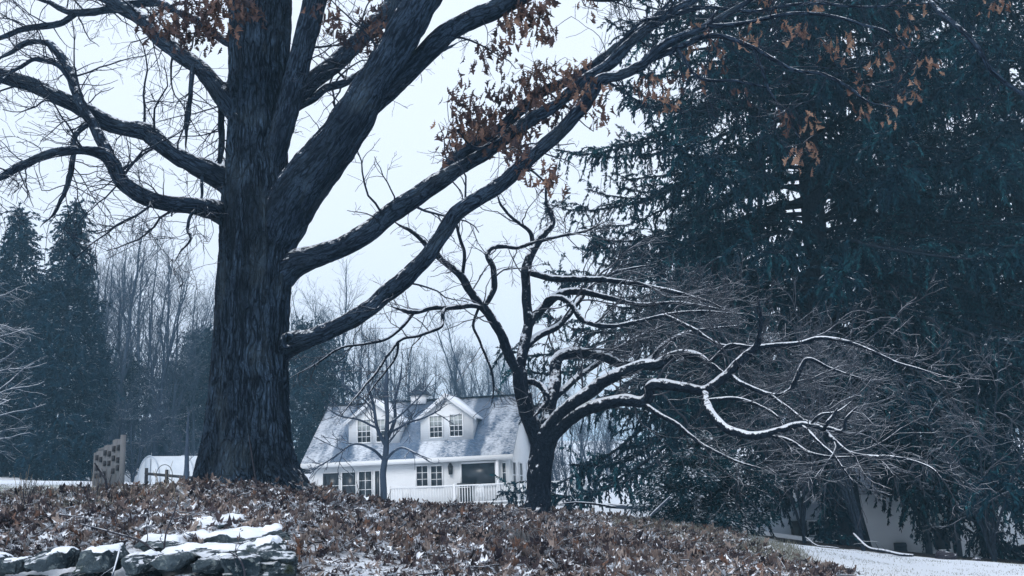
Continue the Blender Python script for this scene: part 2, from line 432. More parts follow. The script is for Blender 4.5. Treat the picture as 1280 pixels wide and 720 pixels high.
nearlawn = t.math('MULTIPLY', t.smooth(sx.outputs[1], 33., 28.), t.smooth(sx.outputs[0], -5.5, -8.5))      # thin snow with grass showing, left lawn
thr = t.math('ADD', .35, t.math('MULTIPLY', nearlawn, .10))
lawn = t.mix(t.math('MULTIPLY', t.smooth(t.math('SUBTRACT', g, thr), -.03, .10), .97), grass, snow)
soil = t.mix(n2, (.035, .026, .026), (.09, .066, .06))
lit = t.mix(t.smooth(t.math('ADD', t.math('MULTIPLY', n2, .5), t.math('MULTIPLY', n3, .5)), .44, .52), soil, snow)
c = t.mix(t.attr('zone').outputs['Fac'], lawn, lit)
mu = t.mix(t.smooth(n2, .62, .72), (.025, .024, .026), snow)
c = t.mix(t.attr('mulch').outputs['Fac'], c, mu)
t.col(c, .8); t.bump(t.math('ADD', n3, n2), .5, .05)
go = mb.build('ground', t.m, smooth=True); props(go, kind='structure')

# ------------------------------------------------------------------ oak
oak = thing('oak_tree', 'massive old oak with thick furrowed trunk and crooked spreading limbs on the leafy mound', 'tree', PG(314, 13.5))
OAKO = np.array(oak.location)
def ridge_disp(f, st, a):
    def d(q):
        w = (fbm(q*2.2, 2, 40)-.5)[:, None]*np.array([.10, .10, .3])
        p = (q+w)*np.array([f, f, f*st])
        r = 1-np.abs(2*vn(p, 1)-1); r2 = 1-np.abs(2*vn(p*2.1+7, 5)-1)
        return a*(1.0*r**1.4+.35*r2-.85)
    return d
def tk(px0, px1, py, Y):
    c = P((px0+px1)/2, py, Y); return np.append(c, PR((px0+px1)/2, py, (px1-px0)/2, Y))
tr = [tk(236, 396, 640, 13.5), tk(247, 380, 612, 13.5), tk(253, 371, 588, 13.5), tk(258, 365, 555, 13.5), tk(263, 361, 500, 13.5), tk(268, 359, 440, 13.5), tk(271, 360, 395, 13.5), tk(273, 363, 345, 13.5), tk(275, 367, 300, 13.5), tk(278, 364, 250, 13.5), tk(283, 358, 200, 13.5), tk(287, 357, 150, 13.5), tk(288, 358, 100, 13.5), tk(289, 360, 50, 13.5), tk(290, 361, 0, 13.5), tk(296, 358, -80, 13.5), tk(306, 350, -220, 13.4), tk(318, 340, -420, 13.3), tk(322, 330, -620, 13.2)]
q = TRK = resample(tr, 640)
def trunk_disp(b):
    an = np.arctan2(b[:, 1], b[:, 0]); h = b[:, 2]
    fl = np.clip(1-(h-.2)/1.6, 0, 1)**2
    but = fl*(.04+.15*np.sin(5*an+.6)+.05*np.sin(8*an+2))
    lump = (fbm(np.stack([np.cos(an), np.sin(an), h*.6], 1)*1.4, 3, 77)-.5)*.10
    return ridge_disp(19, .09, .045)(b)+but+lump
mb = MB(); tubes(mb, q[None, :, :3]-OAKO, q[None, :, 3], 300, disp=trunk_disp)
mb.build('trunk', MT['oak'], oak, smooth=True)
LIMBS = {}
def oak_ax(z): return np.interp(z, TRK[:, 2], TRK[:, 0])
def limb(pts, n=110, sides=40, d=.014, f=20, st=.2, parent=oak, origin=OAKO, mat='oaklimb', name='limb', keep='oak', wob=.0, lump=.0, snap=True):
    p, r = trace(pts, n)
    r = r*np.interp(np.linspace(0, 1, n), [0, .82, 1], [1, 1, .35])
    if snap and keep in LIMBS and LIMBS[keep] and not (keep == 'oak' and abs(p[0, 0]-oak_ax(p[0, 2])) < .42):
        C = np.concatenate([a_ for a_, _ in LIMBS[keep]]); dd_ = np.linalg.norm(C-p[0], axis=1); k_ = dd_.argmin()
        if dd_[k_] < 1.3: p = p+(C[k_]-p[0])*(np.clip(1-np.linspace(0, 1, n)/.4, 0, 1)**1.6)[:, None]
    if wob:
        L = np.linspace(0, 1, n)[:, None]
        o = (np.stack([fbm(np.stack([p[:, k]*1.6+k*9, p[:, 2]*1.6, p[:, 1]], 1), 3, 60+k) for k in range(3)], 1)-.5)
        p = p+o*wob*np.minimum(1, L*6)
    mb = MB()
    rd = ridge_disp(f, st, d)
    dd = (lambda b: rd(b)+(fbm(b*4.5, 2, 31)-.5)*lump) if lump else rd
    tubes(mb, p[None]-origin, r[None], sides, disp=dd if d else None, cap=True)
    mb.build(name, MT[mat], parent, smooth=True)
    LIMBS.setdefault(keep, []).append((p, r))
    return p, r
W_ = .15
limb([(320, 170, 12, 13.4), (292, 139, 12, 13.4), (262, 101, 11, 13.5), (232, 75, 10, 13.7), (202, 49, 10, 13.9), (176, 26, 9, 14.1), (142, 0, 9, 14.4), (100, -36, 8, 14.8), (40, -90, 6, 15.2), (-30, -150, 4, 15.6)], wob=W_, lump=.03)
limb([(322, 260, 10, 13.6), (300, 240, 20, 13.5), (279, 224, 16, 13.4), (244, 206, 12, 13.1), (206, 184, 11, 13), (180, 163, 11.5, 13), (150, 158, 10, 12.9), (112, 143, 10, 12.8), (75, 124, 9.5, 12.7), (37, 106, 9, 12.6), (0, 93, 9, 12.5), (-45, 72, 7, 12.3), (-110, 60, 5, 12)], wob=W_, lump=.03)
limb([(318, 300, 9, 13.6), (296, 281, 17, 13.5), (275, 267, 13.5, 13.35), (240, 256, 10.5, 12.9), (206, 252, 10, 12.7), (176, 242, 10, 12.5), (155, 228, 9.5, 12.4), (143, 205, 9, 12.3), (130, 191, 7.5, 12.2), (105, 186, 6, 12.1), (80, 186, 5.5, 12), (50, 192, 5.5, 11.9), (25, 205, 5, 11.8), (0, 219, 4.5, 11.7), (-50, 240, 3.5, 11.5)], wob=W_, lump=.03)
limb([(150, 216, 7, 12.35), (139, 195, 7.5, 12.3), (124, 169, 6.5, 12.4), (105, 139, 6, 12.5), (94, 116, 6, 12.6), (84, 86, 5.5, 12.7), (75, 68, 5, 12.8), (56, 54, 4, 12.9), (30, 56, 3.5, 13), (8, 71, 3, 13.1), (-30, 90, 2, 13.2)], sides=20, wob=W_)
limb([(310, 60, 6, 13.9), (282, 52, 5.5, 14.1), (250, 30, 5, 14.3), (217, 14, 4.5, 14.5), (199, 4, 4.5, 14.6), (165, 4, 4.5, 14.7), (139, 11, 5, 14.8), (97, 17, 4.5, 15), (79, 13, 3.5, 15.1), (60, 3, 3, 15.2), (20, -12, 2, 15.4)], sides=20, wob=W_)
limb([(97, 17, 3.5, 15), (75, 30, 4, 15), (30, 36, 3.5, 15.1), (0, 47, 3, 15.2), (-40, 55, 2, 15.3)], sides=14, wob=W_)
limb([(94, 102, 3.5, 12.6), (70, 80, 3, 12.5), (40, 75, 2.6, 12.4), (15, 90, 2, 12.2), (-10, 120, 1.5, 12)], sides=12, wob=W_)
limb([(124, 150, 3, 12.5), (97, 170, 3, 12.4), (88, 215, 3, 12.2), (82, 240, 2.5, 12.1), (70, 265, 2, 12), (50, 285, 1.5, 11.9)], sides=12, wob=W_)
limb([(252, 55, 3.5, 13.6), (247, 78, 3.2, 13.5), (238, 103, 3, 13.4), (235, 135, 2.8, 13.4), (231, 165, 2.2, 13.4), (232, 188, 1.6, 13.4)], sides=12, wob=W_)
limb([(300, 70, 5, 13.9), (288, 100, 4.5, 13.9), (278, 142, 4, 13.9), (278, 170, 4, 13.9), (275, 205, 3.5, 13.8), (262, 228, 2, 13.7)], sides=12, wob=W_)
limb([(262, 222, 2, 13), (252, 248, 1.8, 12.9), (240, 262, 1.6, 12.8), (232, 285, 2, 12.7), (236, 300, 1.6, 12.6), (225, 318, 1.4, 12.5), (214, 335, 1, 12.4)], sides=8, wob=W_)
limb([(316, 385, 12, 13.62), (328, 335, 24, 13.52), (344, 292, 31, 13.42), (362, 258, 31, 13.32), (382, 228, 30, 13.2), (407, 197, 28, 13.05), (434, 160, 26, 12.9), (462, 112, 23, 12.8), (486, 75, 22, 12.7), (507, 37, 22, 12.6), (528, 0, 21, 12.5), (552, -45, 19, 12.4), (590, -130, 15, 12.2), (640, -240, 10, 12), (690, -340, 5, 11.8)], n=220, sides=100, d=.032, f=14, st=.18, lump=.05)
limb([(446, 170, 14, 12.9), (470, 138, 15, 12.9), (495, 112, 14, 12.9), (518, 85, 13, 12.9), (540, 62, 13, 12.9), (560, 42, 12.5, 12.9), (590, 25, 12, 12.9), (620, 13, 12, 12.9), (655, -5, 11, 12.9), (720, -45, 8, 12.9), (800, -80, 5, 12.9)], wob=.08, lump=.03)
limb([(335, 155, 12, 13.8), (364, 130, 11.5, 14), (412, 86, 11, 14.4), (450, 49, 11, 14.7), (480, 19, 10.5, 15), (498, -5, 10, 15.2), (540, -60, 8, 15.5), (600, -130, 4, 16)], wob=W_, lump=.03)
limb([(345, 150, 5, 13.9), (370, 137, 5.5, 14), (405, 116, 5, 14.3), (424, 109, 5, 14.5), (450, 94, 4, 14.8), (500, 72, 3.5, 15.2), (545, 66, 2.5, 15.6), (590, 50, 1.5, 16)], sides=16, wob=W_)
limb([(330, 250, 9, 13.5), (341, 210, 12, 13.35), (350, 170, 14, 13.2), (361, 130, 14, 13.2), (371, 92, 14, 13.2), (382, 48, 14, 13.2), (394, 0, 14, 13.2), (408, -60, 12, 13.2), (440, -160, 8, 13.1), (470, -260, 4, 13)], n=160, sides=60, d=.022, f=16, lump=.03)
limb([(318, 372, 12, 13.6), (345, 346, 22, 13.5), (370, 329, 17, 13.42), (400, 319, 13.5, 13.4), (430, 308, 13, 13.4), (460, 290, 12.5, 13.4), (482, 272, 12.5, 13.4), (520, 247, 12, 13.3), (550, 226, 11, 13.3), (575, 211, 9, 13.3), (602, 195, 8, 13.2), (625, 176, 8, 13.2), (662, 150, 8, 13.1), (700, 127, 7.5, 13), (730, 101, 7, 12.9), (760, 82, 7, 12.8), (786, 56, 6.5, 12.7), (831, 22, 6, 12.6), (869, 0, 5, 12.5), (920, -30, 4, 12.4), (980, -70, 2.5, 12.3)], n=200, sides=50, wob=.07, lump=.03)
limb([(545, 230, 6, 13.4), (570, 197, 8, 13.5), (600, 177, 7.5, 13.5), (625, 161, 7, 13.5), (650, 138, 7, 13.5), (677, 116, 6.5, 13.5), (705, 104, 6, 13.5), (726, 92, 5, 13.5), (770, 60, 4, 13.4), (815, 25, 3.5, 13.4), (850, -10, 2.5, 13.3)], sides=24, wob=.07)
limb([(318, 452, 10, 13.6), (345, 440, 17, 13.5), (364, 430, 15, 13.4), (385, 424, 11.5, 13.1), (415, 412, 11, 13), (440, 399, 11, 12.9), (462, 384, 10.5, 12.8), (480, 368, 11, 12.8), (505, 350, 11, 12.7), (530, 326, 10, 12.6), (549, 300, 9.5, 12.5), (569, 268, 9.5, 12.4), (595, 249, 9, 12.3), (625, 229, 9, 12.2), (662, 195, 9, 12.1), (700, 165, 8.5, 12), (730, 131, 8, 11.9), (749, 101, 7.5, 11.8), (775, 94, 6.5, 11.7), (805, 79, 6.5, 11.6), (831, 56, 6, 11.5), (880, 34, 5, 11.4), (930, 5, 4, 11.2), (980, -30, 3, 11), (1040, -70, 2, 10.8)], n=220, sides=50, wob=.06, lump=.03)
for l in [
 [(720, 108, 3, 13), (760, 75, 2.6, 12.8), (800, 30, 2.4, 12.6), (830, 20, 2, 12.4), (850, -10, 1.6, 12.2)],
 [(805, 79, 4, 11.6), (845, 62, 4.5, 11.5), (890, 45, 3.5, 11.3), (940, 60, 3, 11.1), (985, 86, 2.4, 11), (1025, 92, 2.2, 10.8), (1062, 109, 2, 10.7), (1085, 127, 1.8, 10.6), (1119, 135, 1.3, 10.5)],
 [(845, 62, 3, 11.5), (875, 97, 2.2, 11.3), (924, 101, 2, 11.2), (969, 112, 1.5, 11.1)],
 [(880, 34, 3.4, 11.4), (930, 30, 2.8, 11.2), (990, 18, 2.4, 11), (1050, 22, 2, 10.8), (1110, 40, 1.6, 10.6), (1150, 75, 1.2, 10.5)],
 [(831, 22, 3.4, 12.6), (880, 10, 3, 12.4), (940, 14, 2.4, 12.2), (1000, 5, 2, 12), (1080, 10, 1.6, 11.8), (1160, 5, 1.3, 11.6)],
 [(940, 60, 2, 11.1), (960, 110, 1.8, 11), (985, 150, 1.5, 10.9), (1010, 190, 1.1, 10.8)],
 [(690, -20, 5, 13), (740, 0, 4.5, 13), (790, -2, 4, 13), (830, -8, 3, 13)],
 [(640, 160, 2.5, 13.1), (600, 185, 2, 12.9), (575, 165, 1.6, 12.7), (562, 150, 1.2, 12.6)],
 [(655, 230, 1.5, 12.2), (660, 210, 1.5, 12.1), (690, 232, 1.2, 12)],
 [(1190, -20, 4, 11), (1196, 15, 3.6, 11), (1216, 52, 3.4, 11), (1235, 82, 3.2, 11), (1262, 106, 3, 11), (1290, 125, 2.6, 11), (1340, 170, 2, 11)],
 [(480, 372, 2, 12.8), (470, 385, 1.5, 12.7), (452, 382, 1.2, 12.6)],
]: limb(l, n=40, sides=8, d=0, wob=.12)
# stub of the sawn-off branch beside the lowest limb
sp = P(362, 427, 13.16); ax = norm(np.array([P(360, 427, 12.3)-P(366, 426, 13.2)]))[0]
an = np.linspace(0, 1, 9)[:, None]
prof = [(-.30, .115), (-.05, .11), (.03, .115), (.06, .10), (.06, .068), (.0, .055), (-.06, .03), (-.07, .004)]
pp = np.array([sp+ax*a for a, r in prof]); mb = MB()
T, U, V = frames(np.array([[sp-ax, sp+ax, sp+2*ax]])); U = U[0, 0]; V = V[0, 0]
th = np.arange(28)*2*PI/28; vv = []
for a, r in prof:
    rr = r*(1+.10*np.sin(3*th+1)+.05*np.sin(7*th))
    vv.append(sp-OAKO+ax*a+rr[:, None]*(np.cos(th)[:, None]*U+np.sin(th)[:, None]*V))
vv = np.concatenate(vv); j = np.arange(28); i = np.arange(len(prof)-1)[:, None]
mb.add(vv, np.stack([i*28+j, i*28+(j+1) % 28, (i+1)*28+(j+1) % 28, (i+1)*28+j], -1).reshape(-1, 4), 0, bc=vv)
mb.build('branch_stub', MT['oaklimb'], oak, smooth=True)
# twigs
def stackl(key, n=40):
    A = []; R = []
    for p, r in LIMBS[key]:
        t_ = np.linspace(0, len(p)-1, n); i = t_.astype(int)
        A.append(p[i]); R.append(r[i])
    return np.array(A), np.array(R)
A, R = stackl('oak')
thin = np.array([r[len(r)//2] < .055 for _, r in LIMBS['oak']])
left = A[:, :, 0].mean(1) < -2.9
S1 = dict(ang=(40, 80), ln=(.5, 1.7), m=9, wig=.20, trop=(0, 0, -.06), t0=.22, rr=.26, lpow=.3)
B1 = [sprout(A[m_], R[m_], dn, **S1) for m_, dn in ((~thin & ~left, 2.0), (~thin & left, 6.0), (thin & ~left, 4.0), (thin & left, 11.0))]
B1 = [np.concatenate([q_[k] for q_ in B1]) for k in (0, 1)]
B2 = sprout(B1[0], B1[1], 5.5, (30, 65), (.25, .75), 6, .22, (0, 0, -.03), .12, 1, .6, lpow=.3)
B3 = sprout(B2[0], B2[1], 7, (30, 60), (.10, .34), 4, .2, (0, 0, 0), .15, 1, .7, lpow=.3)
ST = sprout(A[~thin], R[~thin], .55, (45, 85), (.08, .28), 4, .12, (0, 0, 0), .2, .9, .42, lpow=0, taper=.75)
mb = MB()
tubes(mb, ST[0]-OAKO, np.maximum(np.minimum(ST[1]*2.2, .035), .012)*np.array([1.3, 1, .95, .9]), 7, cap=True)
tubes(mb, B1[0]-OAKO, np.maximum(B1[1], .004), 5); tubes(mb, B2[0]-OAKO, np.maximum(B2[1], .0034), 4); tubes(mb, B3[0]-OAKO, np.maximum(B3[1], .0026), 3)
# stalks to the hanging leaf bunches, then the leaves
CL = [(205, 30), (225, 45), (245, 30), (265, 18), (285, 15), (235, 52), (300, 5), (190, 35), (255, 48), (275, 40), (240, 14), (262, 4), (215, 22), (310, 18), (405, 15), (415, 35), (466, 20), (480, 46), (440, 52), (470, 60),
 (575, 115), (602, 75), (622, 72), (607, 145), (575, 150), (590, 162), (622, 128), (640, 148), (652, 172), (660, 108), (670, 92), (690, 100), (700, 128), (652, 205), (680, 222), (692, 232), (562, 185), (722, 95), (740, 112), (735, 140), (752, 160), (618, 180), (600, 178), (570, 170), (612, 160), (632, 115), (640, 170), (667, 140), (690, 150), (712, 110), (730, 125), (645, 185), (585, 140), (598, 168), (660, 125), (628, 150), (635, 25), (645, 40), (662, 12), (672, 30), (687, 52), (655, 22), (680, 12), (735, 5), (742, 14),
 (815, 108), (825, 120), (842, 110), (810, 125), (870, 50), (890, 60), (860, 72), (945, 50), (935, 55), (995, 42), (1005, 47), (1035, 60), (1047, 55), (1062, 62), (985, 160), (1007, 165), (1015, 195), (1000, 200), (1095, 85), (1112, 82), (1135, 45), (1140, 52), (1150, 95), (1162, 90), (1135, 128), (1072, 108), (1077, 145), (1110, 155), (960, 8), (1240, 5), (1252, 12), (1150, 8), (905, 80), (922, 118), (880, 100), (800, 110), (832, 130), (1020, 8)]
AP = np.concatenate([p for p, r in LIMBS['oak']]+[B1[0].reshape(-1, 3)])
rc = np.random.default_rng(3); st = []; LC = []
for cx, cy in CL:
    # distance of the nearest wood in the same direction
    d = _F+(cx-640)/FPX*_R+(360-cy)/FPX*_U; d = d/np.linalg.norm(d)
    rel = AP-CAM; al = rel@d; pe = np.linalg.norm(rel-al[:, None]*d, axis=1)
    k = pe.argmin(); c = CAM+d*min(al[k], 14.5)
    a = AP[k]; b = c+np.array([0, 0, .14]); mid = (a+b)/2+np.array([0, 0, .10])+rc.normal(size=3)*.05
    st.append(resample([np.append(z, .005) for z in (a, mid, b)], 6)[:, :3]); LC.append(c)
st = np.array(st); tubes(mb, st-OAKO, np.full((len(st), 6), .0045), 4)
mb.build('twigs', MT['oaktwig'], oak, smooth=True)

def leaf_template(st, curl, fold):
    """oak leaf along +x, length 1: stations (x, half width)"""
    v = []
    for x, w in st:
        z = curl*(x-.4)**2
        v += [(x-.15*w, -w, z+fold*w*(1+1.5*x)), (x, 0, z), (x-.15*w, w, z+fold*w*(1-.8*x))]
    n = len(st); f = []
    for i in range(n-1):
        a = 3*i; f += [(a, a+1, a+4, a+3), (a+1, a+2, a+5, a+4)]
    return np.array(v), np.array(f)
LOB = [(0, .012), (.18, .03), (.26, .13), (.36, .05), (.50, .21), (.58, .07), (.74, .24), (.82, .10), (1.0, .04)]
LOB2 = [(0, .02), (.28, .14), (.40, .06), (.60, .23), (.72, .10), (1.0, .05)]
def leaves(mb, C, D, N, S, tint, tmpl, mat=0):
    """C centres, D long axis, N normal (made perpendicular), S size"""
    D = norm(D); N = norm(N-(N*D).sum(1, keepdims=True)*D); B = np.cross(N, D)
    v, f = tmpl; n = len(v)
    w = C[:, None]+S[:, None, None]*(v[None, :, 0:1]*D[:, None]+v[None, :, 1:2]*B[:, None]+v[None, :, 2:3]*N[:, None])
    F = (f[None]+(np.arange(len(C))*n)[:, None, None]).reshape(-1, f.shape[1])
    mb.add(w.reshape(-1, 3), F, mat, tint=np.repeat(tint, n))
mb = MB()
for c, s in zip(LC, st):
    fr_ = c[0] > 1.2; n = rc.integers(6, 13) if fr_ else rc.integers(18, 34); sp_ = .07 if fr_ else .11
    o = c-OAKO+rc.normal(size=(n, 3))*np.array([sp_, sp_, .10])+np.array([0, 0, .10])
    D = np.stack([rc.normal(size=n)*.35, rc.normal(size=n)*.35, -1+rc.random(n)*.3], 1); N = rc.normal(size=(n, 3))
    base = rc.random()*.6+(.15 if fr_ else -.1)
    for k in range(3):
        i = np.arange(n) % 3 == k
        leaves(mb, o[i], D[i], N[i], (.085 if fr_ else .11)+(.055 if fr_ else .08)*rc.random(i.sum()), np.clip(base+.5*rc.random(i.sum()), 0, 1), leaf_template(LOB, (-.9, .8, .2)[k], (.8, .4, 1.3)[k]))
mb.build('dead_leaves', MT['oakleaf'], oak, smooth=False)

# ------------------------------------------------------------------ apple tree
apple = thing('apple_tree', 'gnarled bare apple tree with snow along its long sideways limbs, right of the house', 'tree', PG(672, 16.2))
AO = np.array(apple.location)
kw = dict(parent=apple, origin=AO, mat='apple', keep='apple', wob=.10)
YA = 16.2
def ap(pts, y0=0, y1=0, **k):
    n = len(pts); q = [(a, b, h*.88, YA+y0+(y1-y0)*i/(n-1)) for i, (a, b, h) in enumerate(pts)]
    z = dict(kw, lump=.02); z.update(k); return limb(q, **z)
ap([(669, 665, 24), (671, 642, 19), (673, 620, 16.5), (673, 598, 16), (676, 572, 16.5), (680, 548, 18), (682, 530, 14), (684, 515, 9)], name='trunk', n=120, sides=60, d=.025, f=18, lump=.07, wob=.03)
ap([(676, 560, 13), (668, 540, 12), (660, 512, 11.5), (653, 488, 11), (650, 462, 10), (651, 445, 8)], 0, -.2, sides=30, d=.012)
ap([(652, 468, 7), (640, 448, 7), (629, 420, 6.5), (610, 390, 6.5), (587, 364, 6), (576, 345, 5.5), (550, 322, 4.5), (527, 300, 4), (512, 288, 3.2), (497, 281, 2.2), (480, 268, 1.5)], -.2, -.9, sides=18, d=.008)
ap([(604, 388, 4), (590, 383, 4), (565, 385, 3.6), (540, 385, 3.4), (516, 390, 3.2), (482, 381, 2)], -.4, -1, sides=12, d=.004)
ap([(516, 390, 2.6), (501, 409, 2.4), (482, 424, 2.2), (455, 430, 2), (426, 435, 1.8), (395, 455, 1.4), (359, 476, 1)], -.8, -1.4, sides=8, d=0)
ap([(582, 394, 3), (557, 394, 2.8), (550, 412, 2.6), (525, 420, 2.4), (497, 427, 2.2), (471, 465, 1.8), (441, 502, 1.3), (420, 530, .9)], -.6, -1.6, sides=8, d=0)
ap([(497, 427, 1.8), (492, 450, 1.6), (470, 480, 1.3), (455, 505, 1)], -1.1, -1.3, sides=8, d=0)
ap([(578, 345, 2.6), (580, 315, 2.5), (576, 300, 2.4), (572, 285, 2), (568, 265, 1.4)], -.6, -.8, sides=8, d=0)
ap([(606, 381, 4), (618, 366, 4), (621, 355, 4), (617, 334, 4), (610, 318, 3.6), (615, 309, 3.4), (628, 307, 3.2), (645, 309, 3), (662, 304, 2.5), (690, 296, 1.6)], -.5, -.2, sides=12, d=.004)
ap([(592, 396, 2), (590, 412, 2), (602, 430, 1.8), (612, 455, 1.8), (617, 480, 1.6), (614, 505, 1.2)], -.4, -.5, sides=8, d=0)
ap([(652, 460, 8), (656, 440, 7.5), (662, 409, 7), (659, 371, 6.5), (658, 337, 6.5), (668, 310, 6), (680, 292, 5), (690, 280, 4.2), (687, 265, 3.6), (681, 247, 3), (684, 225, 2.2)], 0, .5, sides=22, d=.009)
ap([(666, 312, 3.6), (660, 290, 3), (640, 275, 2.4), (628, 258, 2), (620, 240, 1.5)], .3, .1, sides=8, d=0)
ap([(672, 306, 3), (700, 296, 2.4), (730, 290, 2), (760, 276, 1.4)], .4, .6, sides=8, d=0)
ap([(658, 341, 5), (675, 345, 5), (696, 349, 4.6), (734, 349, 4.2), (771, 352, 3.8), (820, 362, 3.2), (870, 372, 2.4), (920, 392, 1.6)], .3, -.5, sides=14, d=.005)
ap([(660, 412, 6), (668, 398, 6), (685, 380, 6), (704, 366, 5.6), (728, 364, 5), (760, 372, 4), (800, 380, 3.2), (850, 378, 2.6), (910, 388, 2)], .1, .8, sides=16, d=.006)
ap([(690, 390, 4), (694, 379, 4), (707, 376, 4), (719, 384, 4), (730, 400, 3.8), (746, 407, 3.6), (764, 409, 3.4), (795, 404, 3), (825, 396, 2.6), (870, 390, 2), (930, 394, 1.5)], .1, -.6, sides=12, d=.004)
ap([(657, 445, 6), (675, 424, 5), (697, 410, 4.5), (720, 380, 3.6), (735, 360, 3), (770, 340, 2.2), (820, 330, 1.5)], .2, 1.3, sides=14, d=.004)
ap([(679, 545, 9), (689, 500, 8.5), (693, 478, 8.5), (694, 456, 8), (700, 445, 8), (718, 441, 7.5), (752, 444, 7), (778, 453, 6), (810, 450, 5), (830, 430, 4), (870, 415, 3), (920, 408, 2)], .3, .9, sides=26, d=.01)
ap([(650, 475, 5), (668, 478, 4.5), (680, 486, 4.5), (684, 500, 4.5), (676, 512, 3.5), (668, 520, 2.4)], .1, -.2, sides=10, d=.004)
ap([(690, 510, 5), (715, 478, 4.6), (740, 458, 4), (756, 447, 3.4), (790, 425, 2.4), (830, 405, 1.6)], .4, 1.4, sides=10, d=.004)
ap([(675, 556, 12), (684, 540, 11), (697, 523, 10.5), (715, 505, 10), (734, 491, 9.5), (752, 478, 9), (771, 468, 8.5), (800, 456, 8), (822, 454, 8), (848, 442, 7), (870, 445, 6.5), (886, 454, 6), (905, 468, 5)], -.1, -1.3, n=150, sides=36, d=.012)
ap([(677, 566, 11), (690, 545, 10), (712, 522, 9.5), (735, 509, 9), (752, 503, 9), (780, 498, 8.5), (800, 500, 8), (810, 494, 8), (812, 484, 8), (822, 480, 8), (850, 483, 7.5), (876, 487, 7), (892, 480, 7), (909, 467, 6.5), (926, 450, 5.5), (946, 434, 5), (950, 420, 4), (952, 395, 3), (948, 370, 2)], -.3, -1.8, n=190, sides=36, d=.012)
ap([(944, 434, 4), (970, 432, 3.4), (1000, 430, 3), (1025, 423, 2.8), (1060, 428, 2.6), (1090, 440, 2.4), (1120, 454, 2), (1150, 462, 1.8), (1195, 477, 1.2)], -1.6, -2, sides=9, d=0)
ap([(875, 490, 6), (880, 508, 6), (890, 524, 6), (905, 538, 6), (925, 544, 6), (945, 546, 5.6), (970, 540, 5), (1000, 533, 4.6), (1024, 537, 4), (1040, 550, 3.4), (1062, 566, 3), (1090, 571, 2.6), (1122, 572, 2.2), (1160, 584, 1.6), (1178, 600, 1)], -1.5, -2.8, sides=18, d=.006, n=140)
ap([(1026, 539, 3), (1040, 522, 2.6), (1046, 510, 2.2)], -2.4, -2.5, sides=8, d=0, n=30)
ap([(1030, 541, 3), (1052, 540, 2.6), (1058, 524, 2.2), (1072, 508, 1.6)], -2.4, -2.6, sides=8, d=0, n=30)
ap([(1012, 530, 2.2), (1024, 518, 2), (1045, 514, 1.6), (1065, 500, 1)], -2.4, -2.4, sides=8, d=0, n=30)
ap([(914, 470, 4), (930, 482, 3.6), (965, 494, 3.2), (985, 488, 3), (992, 478, 3.6), (1002, 458, 3.4), (1012, 450, 2.6), (1040, 462, 2), (1085, 476, 1.4)], -1.6, -1.9, sides=9, d=0)
ap([(962, 494, 2.6), (985, 512, 2.4), (1005, 528, 2.2), (1030, 533, 1.4)], -1.7, -2.1, sides=8, d=0, n=40)
ap([(884, 493, 3), (915, 496, 2.8), (945, 505, 2.4), (965, 518, 2), (985, 540, 1.4)], -1.5, -1.8, sides=8, d=0, n=40)
ap([(886, 454, 3), (910, 432, 2.6), (940, 434, 2), (860, 424, 2.6)][:3], -1.2, -1.6, sides=8, d=0, n=30)
ap([(835, 418, 3), (870, 422, 3), (905, 432, 3), (950, 433, 2.6), (990, 432, 2.4), (1025, 424, 2)], -.5, -1.4, sides=8, d=0)
ap([(800, 500, 4), (820, 514, 3.6), (850, 532, 3), (880, 556, 2.4), (915, 576, 2), (960, 590, 1.4)], -.9, -1.4, sides=9, d=0)
ap([(955, 544, 2.6), (985, 552, 2.4), (1010, 566, 2.2), (1045, 572, 2), (1080, 570, 1.4)], -2, -2.5, sides=8, d=0, n=40)
ap([(1000, 536, 2.2), (1025, 556, 2), (1045, 572, 1.6), (1070, 606, 1)], -2.3, -2.7, sides=8, d=0, n=40)
A, R = stackl('apple', 60)
tipx = A[:, -1, 0]
right = tipx > .9
lf = ~right; lf[0] = False
a1 = sprout(A[right], R[right], 6.0, (30, 65), (.5, 1.7), 9, .20, (.12, 0, -.02), .28, 1, .42, lpow=.35, bias=(.5, -.1, .35), rmin=.005)
a1l = sprout(A[lf], R[lf], 6.5, (30, 70), (.35, 1.2), 8, .22, (0, 0, .03), .25, 1, .42, lpow=.35, rmin=.005)
a2 = sprout(a1[0], a1[1], 6.5, (25, 60), (.3, .9), 7, .2, (.06, 0, 0), .12, 1, .6, lpow=.3)
a2l = sprout(a1l[0], a1l[1], 5.0, (30, 65), (.2, .6), 6, .2, (0, 0, 0), .2, 1, .6, lpow=.3)
a3 = sprout(a2[0], a2[1], 7.0, (30, 60), (.12, .4), 5, .2, (0, 0, .05), .2, 1, .7, lpow=.3)
a3l = sprout(a2l[0], a2l[1], 6.0, (30, 60), (.10, .3), 4, .2, (0, 0, .05), .2, 1, .7, lpow=.3)
mb = MB()
for b, s, rm in ((a1, 5, .007), (a1l, 5, .006), (a2, 4, .005), (a2l, 4, .004), (a3, 3, .004), (a3l, 3, .003)):
    tubes(mb, b[0]-AO, np.maximum(b[1], rm*.8), s)
print('apple twigs', len(a1[0]), len(a2[0]), len(a3[0]), 'oak', len(B1[0]), len(B2[0]), len(B3[0]))
mb.build('twigs', MT['appletwig'], apple, smooth=True)
